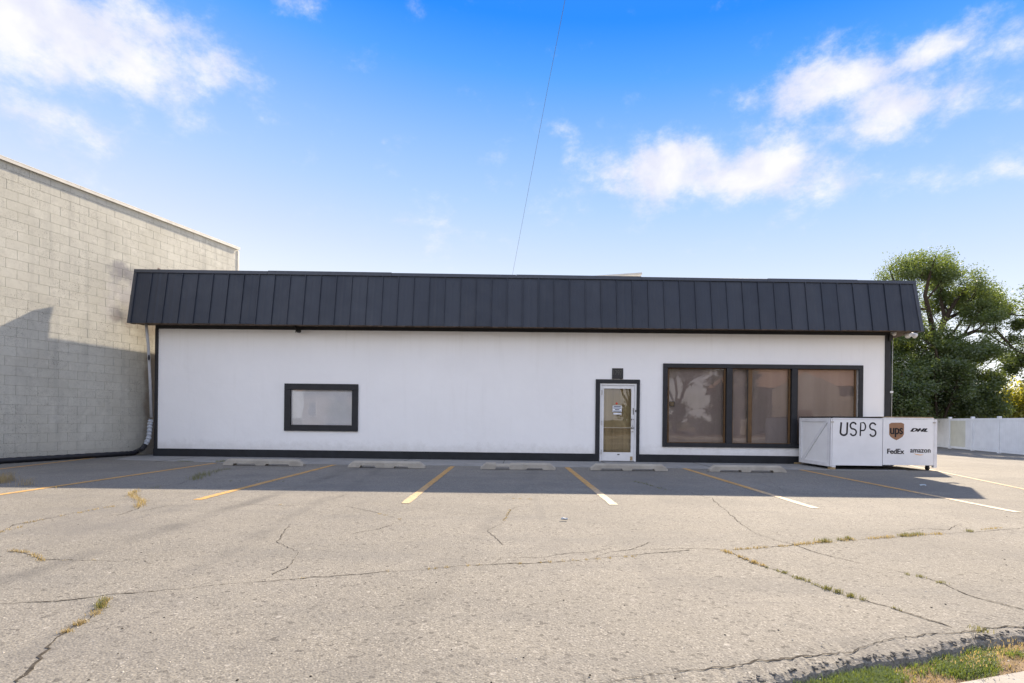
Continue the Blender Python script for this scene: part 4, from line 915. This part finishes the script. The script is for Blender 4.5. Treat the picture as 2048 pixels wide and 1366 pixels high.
# ------------------------------------------------------------------ street side (behind the camera, mirrored in the panes)
def street():
    def fr2(u, v): p = np.array([1.0, 2.2])+E1*u+E2*v; return (float(p[0]), float(p[1]))
    def slab2(name, u0, u1, v0, v1, z0, z1, mat):
        o = link(name, MB().slab([fr2(u0, v0), fr2(u1, v0), fr2(u1, v1), fr2(u0, v1)], z0, z1).mesh(name), mat); return tag(o, kind='structure')
    slab2('verge_soil', -60, 80, -.55, .25, -.3, -.062, M['soil'])
    slab2('sidewalk', -60, 80, -2.3, -.16, -.3, -.050, M['sidewalk'])
    slab2('kerb', -60, 80, -2.5, -2.303, -.35, -.047, M['sidewalk'])
    slab2('street', -60, 80, -14.5, -2.503, -.4, -.21, M['asphalt'])
    slab2('far_sidewalk', -60, 80, -17, -14.503, -.4, -.08, M['sidewalk'])
    slab2('far_yard', -60, 80, -60, -17.003, -.4, -.10, M['soil'])
    rz = A
    def house(u, v, lab, w0, w1, hw, hr, flip):
        hx_, hy_ = fr2(u, v)
        h = thing('tan_house', lab, 'house', (hx_, hy_, -.1), rz)
        lpart('wall', MB().box(w0, w1, -6, 6, 0, hw), M['tan'], h)
        lpart('roof', MB().add([(w0-.8, -6.8, hw), (w1+.8, -6.8, hw), (w1+.8, 6.8, hw), (w0-.8, 6.8, hw), (w0+5, 0, hr), (w1-5, 0, hr)], [(0, 1, 5, 4), (2, 3, 4, 5), (1, 2, 5), (3, 0, 4), (0, 3, 2, 1)]), M['tile'], h)
        g = flip*4
        lpart('gable_wing', MB().prism([(g-2.5, 0), (g+2.5, 0), (g+2.5, hw-.2), (g, hw+1.2), (g-2.5, hw-.2)], 6.01, 7.4), M['tan'], h)
        for x in ((w0+2, w0+5, w1-5, w1-2) if flip < 0 else (w0+1.4, w1-1.4)):
            w_ = lpart('window', MB().box(x-.7, x+.7, 6.01, 6.08, 1.2, 2.9), M['whitemetal'], h); lpart('pane', MB().box(x-.6, x+.6, 6.081, 6.09, 1.3, 2.8), M['hglass'], w_)
        lpart('door', MB().box(g-.5, g+.5, 7.401, 7.45, 0, 2.1), M['brownframe'], h)
    house(20, -34, 'tan stucco house with clay tile roof mirrored in the large window', -11, 20, 4.2, 8.6, -1)
    house(-26, -36, 'tan stucco house across the street mirrored faintly in the small window', -12, 12, 4.4, 8.4, 1)
    px_, py_ = fr2(10.5, -24)
    pb = np.array([px_, py_, -.1]); limbs = []
    r = np.random.default_rng(3)
    for k in range(26):
        z = .8+k*.24; a = k*2.4; l = 2.6*(1-k/29); limbs.append(([pb+np.array([0, 0, z]), pb+np.array([math.cos(a)*l*.6, math.sin(a)*l*.6, z+.25]), pb+np.array([math.cos(a)*l, math.sin(a)*l, z+.2])], .05, .01))
    limbs.append(([pb, pb+np.array([0, 0, 3.5]), pb+np.array([0, 0, 7.4])], .2, .03))
    tree('pine_tree', 'conifer across the street mirrored in the left pane of the large window', 'tree', pb, limbs, 61, M['leaf_pine'], 9000, .26, levels=1, kids=8, ratio=.42, sig=.22)
    for u, v, hh_, sd, lab in ((-25, -19.5, 8, 89, 'leafy street tree mirrored at the left of the small window'), (1.5, -25, 8.5, 81, 'leafy street tree mirrored in the glass door'), (-9, -27, 9, 83, 'leafy street tree across the street, between the two tan houses'), (-17, -24, 8, 85, 'leafy street tree mirrored at the right of the small window'), (5.5, -29, 9.5, 87, 'leafy street tree mirrored left of the conifer')):
        q = fr2(u, v); bb = np.array([q[0], q[1], -.1]); top = bb+np.array([0, 0, 2.2])
        lim = [([bb, bb+np.array([0, 0, 1.2]), top], .2, .13)]+[([top, top+np.array([math.cos(k)*1.2, math.sin(k)*1.2, hh_*.3]), top+np.array([math.cos(k)*2.6, math.sin(k)*2.6, hh_*.36+(k % 3)*.6]), top+np.array([math.cos(k)*2.9, math.sin(k)*2.9, hh_*.5+(k % 3)*.7])], .09, .02) for k in range(8)]
        tree('street_tree', lab, 'tree', bb, lim, sd, M['leaf_elm'], 9000, .3, levels=2, kids=5, ratio=.42, sig=.35)
    for u, v, s_, lab in ((8, -19, 1.2, 'rounded street-side shrub mirrored low in the glass, left of the conifer'), (14.5, -19.4, 1.0, 'rounded street-side shrub mirrored low in the glass, right of the conifer')):
        q = fr2(u, v); bb = np.array([q[0], q[1], -.1]); lim = [([bb, bb+np.array([math.cos(k)*s_*.5, math.sin(k)*s_*.5, s_*.5]), bb+np.array([math.cos(k)*s_*.9, math.sin(k)*s_*.9, s_*.8])], .03, .01) for k in range(7)]
        tree('street_shrub', lab, 'shrub', bb, lim, int(70+u), M['leaf_pine'], 2500, .16, levels=1, kids=7, ratio=.5, sig=.16)
street()

# ------------------------------------------------------------------ weeds and grass
def blades(name, items, mat, label, cat, seed, mul=2.0):
    """items: (x, y, z, count, radius, height)"""
    r = np.random.default_rng(seed); V = []
    for x, y, z, n, rd, h in items:
        n = int(n*mul)+1; c = np.stack([x+r.normal(size=n)*rd, y+r.normal(size=n)*rd, np.full(n, z)], 1); a = r.uniform(0, 2*math.pi, n); hh = h*r.uniform(.4, 1.2, n); ln = hh*r.uniform(.2, 1.1, n); w = .0009+.0011*r.random(n)
        dx, dy = np.cos(a), np.sin(a); s = np.stack([-dy*w, dx*w, np.zeros(n)], 1); m = c+np.stack([dx*ln*.4, dy*ln*.4, hh*.7], 1); t = c+np.stack([dx*ln, dy*ln, hh], 1)
        V.append(np.stack([c-s, c+s, m+s*.8, m-s*.8, t], 1))
    V = np.concatenate(V).reshape(-1, 3); n = len(V)//5; b = np.array([items[0][0], items[0][1], 0]); V = V-b
    me = bpy.data.meshes.new(name); idx = np.arange(n)[:, None]*5
    faces = [(i, i+1, i+2, i+3) for i in (idx[:, 0]).tolist()]+[(i+3, i+2, i+4) for i in idx[:, 0].tolist()]
    me.from_pydata(V.tolist(), [], faces); me.update()
    return tag(link(name, me, mat, None, tuple(map(float, b))), label, cat, kind='stuff')
def along(pts_px, n, rd, h, step=.05, p=1.0, seed=0, z=0):
    r = random.Random(seed); out = []
    P = [gnd(x, y, z)[:2] for x, y in pts_px]
    for a, b in zip(P[:-1], P[1:]):
        k = max(1, int(np.linalg.norm(b-a)/step))
        for i in range(k):
            if r.random() < p: q = a+(b-a)*(i+r.random())/k; out.append((q[0], q[1], gz(q[0])+z, n*r.uniform(.4, 1.4), rd, h))
    return out
straw = []
for pts, n, rd, h, p in (([(275, 983), (262, 990), (272, 997), (288, 1006), (275, 1016)], 11, .025, .05, 1), ([(0, 968), (12, 960)], 16, .07, .14, 1), ([(38, 972), (60, 970), (78, 969)], 13, .06, .11, 1), ([(105, 976), (118, 976)], 14, .03, .03, 1), ([(25, 1050), (60, 1045), (100, 1036), (150, 1028), (200, 1017), (235, 1012)], 9, .014, .018, .6), ([(0, 1065), (25, 1058), (40, 1055)], 10, .014, .02, .8), ([(20, 1102), (50, 1105), (72, 1113), (82, 1121), (110, 1121)], 14, .014, .02, .85), ([(120, 1121), (200, 1121)], 6, .01, .012, .4),
                         ([(215, 1197), (207, 1210), (185, 1234), (160, 1248), (140, 1258), (120, 1272)], 22, .014, .022, .9), ([(700, 1150), (760, 1144), (830, 1141), (870, 1138), (900, 1134), (960, 1130), (1050, 1127), (1140, 1122), (1290, 1112)], 7, .010, .014, .4), ([(620, 1155), (560, 1162)], 6, .01, .012, .4), ([(1460, 1100), (1530, 1095), (1590, 1091)], 10, .012, .016, .8), ([(1590, 1090), (1690, 1081), (1750, 1077), (1830, 1071), (1890, 1067)], 14, .018, .022, .85), ([(1960, 1060), (2010, 1055)], 8, .012, .016, .7), ([(1442, 1100), (1500, 1122), (1530, 1134)], 18, .014, .02, .9), ([(520, 1007), (570, 1010), (640, 1008)], 5, .01, .012, .4), ([(805, 1040), (760, 1028)], 5, .01, .012, .4), ([(1020, 1020), (1008, 1043)], 6, .01, .013, .6), ([(1025, 997), (1075, 999)], 6, .01, .012, .6), ([(1925, 1330), (1990, 1302), (2048, 1286)], 16, .03, .015, 1)):
    straw += along(pts, n, rd, h, .05, p, len(straw))
blades('dry_weeds', straw, M['straw'], 'straw yellow dry weeds growing along cracks in the asphalt', 'weeds', 1)
green = []
for pts, n, rd, h, p in (([(458, 938), (440, 941), (425, 946)], 8, .05, .04, .9), ([(415, 948), (400, 955), (388, 961)], 12, .06, .08, 1), ([(352, 923), (385, 924)], 16, .03, .04, .9), ([(430, 925), (452, 924)], 24, .04, .06, 1), ([(320, 975), (305, 976)], 16, .04, .04, 1), ([(425, 962), (520, 963), (580, 963)], 5, .02, .02, .4), ([(1268, 963), (1290, 968), (1330, 980)], 10, .02, .025, .7), ([(1640, 1085), (1655, 1083)], 60, .022, .035, 1), ([(1680, 1081), (1702, 1078)], 40, .018, .03, 1), ([(1800, 1073), (1840, 1069)], 50, .020, .03, 1), ([(1930, 1064), (1945, 1063)], 30, .016, .025, 1), ([(1560, 1144), (1580, 1149), (1610, 1162)], 26, .012, .02, .8), ([(1590, 1155), (1620, 1164)], 34, .014, .022, 1), ([(1645, 1176), (1690, 1190), (1735, 1203)], 44, .014, .026, 1), ([(1535, 1136), (1560, 1144), (1645, 1176)], 16, .011, .018, .7), ([(1750, 1206), (1850, 1236)], 10, .009, .013, .6), ([(1810, 1148), (1845, 1155)], 30, .013, .02, 1), ([(1865, 1161), (1885, 1167)], 24, .012, .018, .9), ([(1750, 1135), (1770, 1138)], 12, .01, .014, .8), ([(210, 1203), (205, 1212), (198, 1218)], 60, .016, .045, 1), ([(1930, 1260), (1960, 1262)], 60, .02, .03, 1)):
    green += along(pts, n, rd, h, .05, p, 50+len(green))
blades('green_weeds', green, M['weed'], 'low green weeds growing in cracks of the asphalt', 'weeds', 2, 1.2)
# green verge grass at the broken edge, bottom right
r = np.random.default_rng(8); items = []; dry = []
e2 = [gnd(x, y, -.1)[:2] for x, y in edge_px]
for i in range(360):
    t = LIP_A+r.random()*(LIP_B-LIP_A-2); k = int(t)
    if not (LIP_A < k < LIP_B): continue
    q = lip[k]+(lip[k+1]-lip[k])*(t-k); u = r.random(); q = q+np.array([.10, -.32])*(.10+u*.42)
    x, y, _ = proj((q[0], q[1], -.1))
    dens = 1.0 if (x < 1790 or 1880 < x < 1985) else .25
    if r.random() < dens: items.append((q[0], q[1], -.064, 26, .03, .028))
    elif r.random() < .8: dry.append((q[0], q[1], -.064, 6, .035, .016))
for k in range(260):
    t = r.uniform(0, 11); i = int(t); q = edge[i]+(edge[i+1]-edge[i])*(t-i)+np.array([.1, -.32])*r.uniform(.08, .52); x, y, _ = proj((q[0], q[1], -.1))
    if x < 1800 or 1890 < x < 1980: items.append((q[0], q[1], -.064, 24, .025, .028))
    else: dry.append((q[0], q[1], -.064, 4, .03, .016))
blades('verge_grass', items, M['grass'], 'bright green grass along the broken asphalt edge, bottom right', 'grass', 3)
blades('verge_straw', dry, M['straw'], 'dry brown grass litter between the asphalt edge and sidewalk', 'grass', 4)
# crumbled asphalt along the lip and loose grit on the lot
def grit(name, n, fn, mat, label, seed, smin, smax):
    r = random.Random(seed); m = MB()
    for i in range(n):
        x, y, z = fn(r); s = r.uniform(smin, smax); c = [(x+r.uniform(-.3, .3)*s+dx*s, y+r.uniform(-.3, .3)*s+dy*s, z+dz*s*.8) for dx, dy, dz in ((-1, -1, -.2), (1, -1, -.2), (1, 1, -.2), (-1, 1, -.2), (-.6, -.6, .8), (.7, -.5, .9), (.5, .6, .7), (-.6, .7, .9))]
        m.hexa(c)
    return tag(link(name, m.mesh(name, fix=False), mat), label, 'gravel', kind='stuff')
def f_lip(r):
    k = r.randrange(LIP_A, LIP_B-2); q = lip[k]+(lip[k+1]-lip[k])*r.random(); d = r.uniform(-.14, .05); return q[0], q[1]+d, (-.07+d*.2 if d < 0 else -.02)
grit('crumbled_asphalt', 1500, f_lip, simple('broken_asphalt', (.10, .096, .09), .95, .15, var=.4, scale=40), 'dark crumbled asphalt bits along the broken lot edge', 5, .003, .009)
def f_lot(r):
    x = r.uniform(0, 2048); y = 1000+366*r.random()**.8; q = gnd(x, y); return q[0], q[1], .001
grit('loose_grit_dark', 70, f_lot, M['crack'], 'scattered dark grit on the sunlit asphalt', 6, .0015, .005)
grit('loose_grit_pale', 90, f_lot, simple('pale_grit', (.5, .46, .4), .9, .2), 'scattered pale grit on the sunlit asphalt', 7, .0015, .004)
# litter
q = gnd(1128, 1042); single('crushed_can', MB().tube([(q[0]-.03, q[1], .022), (q[0]-.01, q[1]+.006, .025), (q[0]+.02, q[1]-.004, .02), (q[0]+.035, q[1], .024)], [.009, .012, .010, .011], 10), simple('can_metal', (.45, .5, .56), .3, .5, .7, var=.3, scale=40), 'small crushed silver can lying on the sunlit asphalt', 'litter', tuple(map(float, q)))
q = gnd(1847, 972); single('plastic_scrap', MB().add([(q[0]-.05, q[1], .006), (q[0]-.015, q[1]-.03, .02), (q[0]+.03, q[1]-.02, .008), (q[0]+.06, q[1]+.02, .02), (q[0], q[1]+.04, .01), (q[0]-.04, q[1]+.04, .02), (q[0], q[1]+.01, .03)], [(0, 1, 6), (1, 2, 6), (2, 3, 6), (3, 4, 6), (4, 5, 6), (5, 0, 6)]), simple('plastic_pale', (.42, .48, .5), .25, .5, var=.1), 'pale plastic scrap in the shadow near the parcel boxes', 'litter', tuple(map(float, q)))
q = gnd(1888, 1349, -.085); single('paper_scrap', MB().add([(q[0]-.022, q[1], .002-.085), (q[0], q[1]-.008, .004-.085), (q[0]+.024, q[1]+.002, .002-.085), (q[0], q[1]+.012, .007-.085), (q[0]-.01, q[1]+.004, .012-.085)], [(0, 1, 4), (1, 2, 4), (2, 3, 4), (3, 0, 4)]), M['paper'], 'small white paper scrap on the sidewalk, bottom right', 'litter', tuple(map(float, q)))
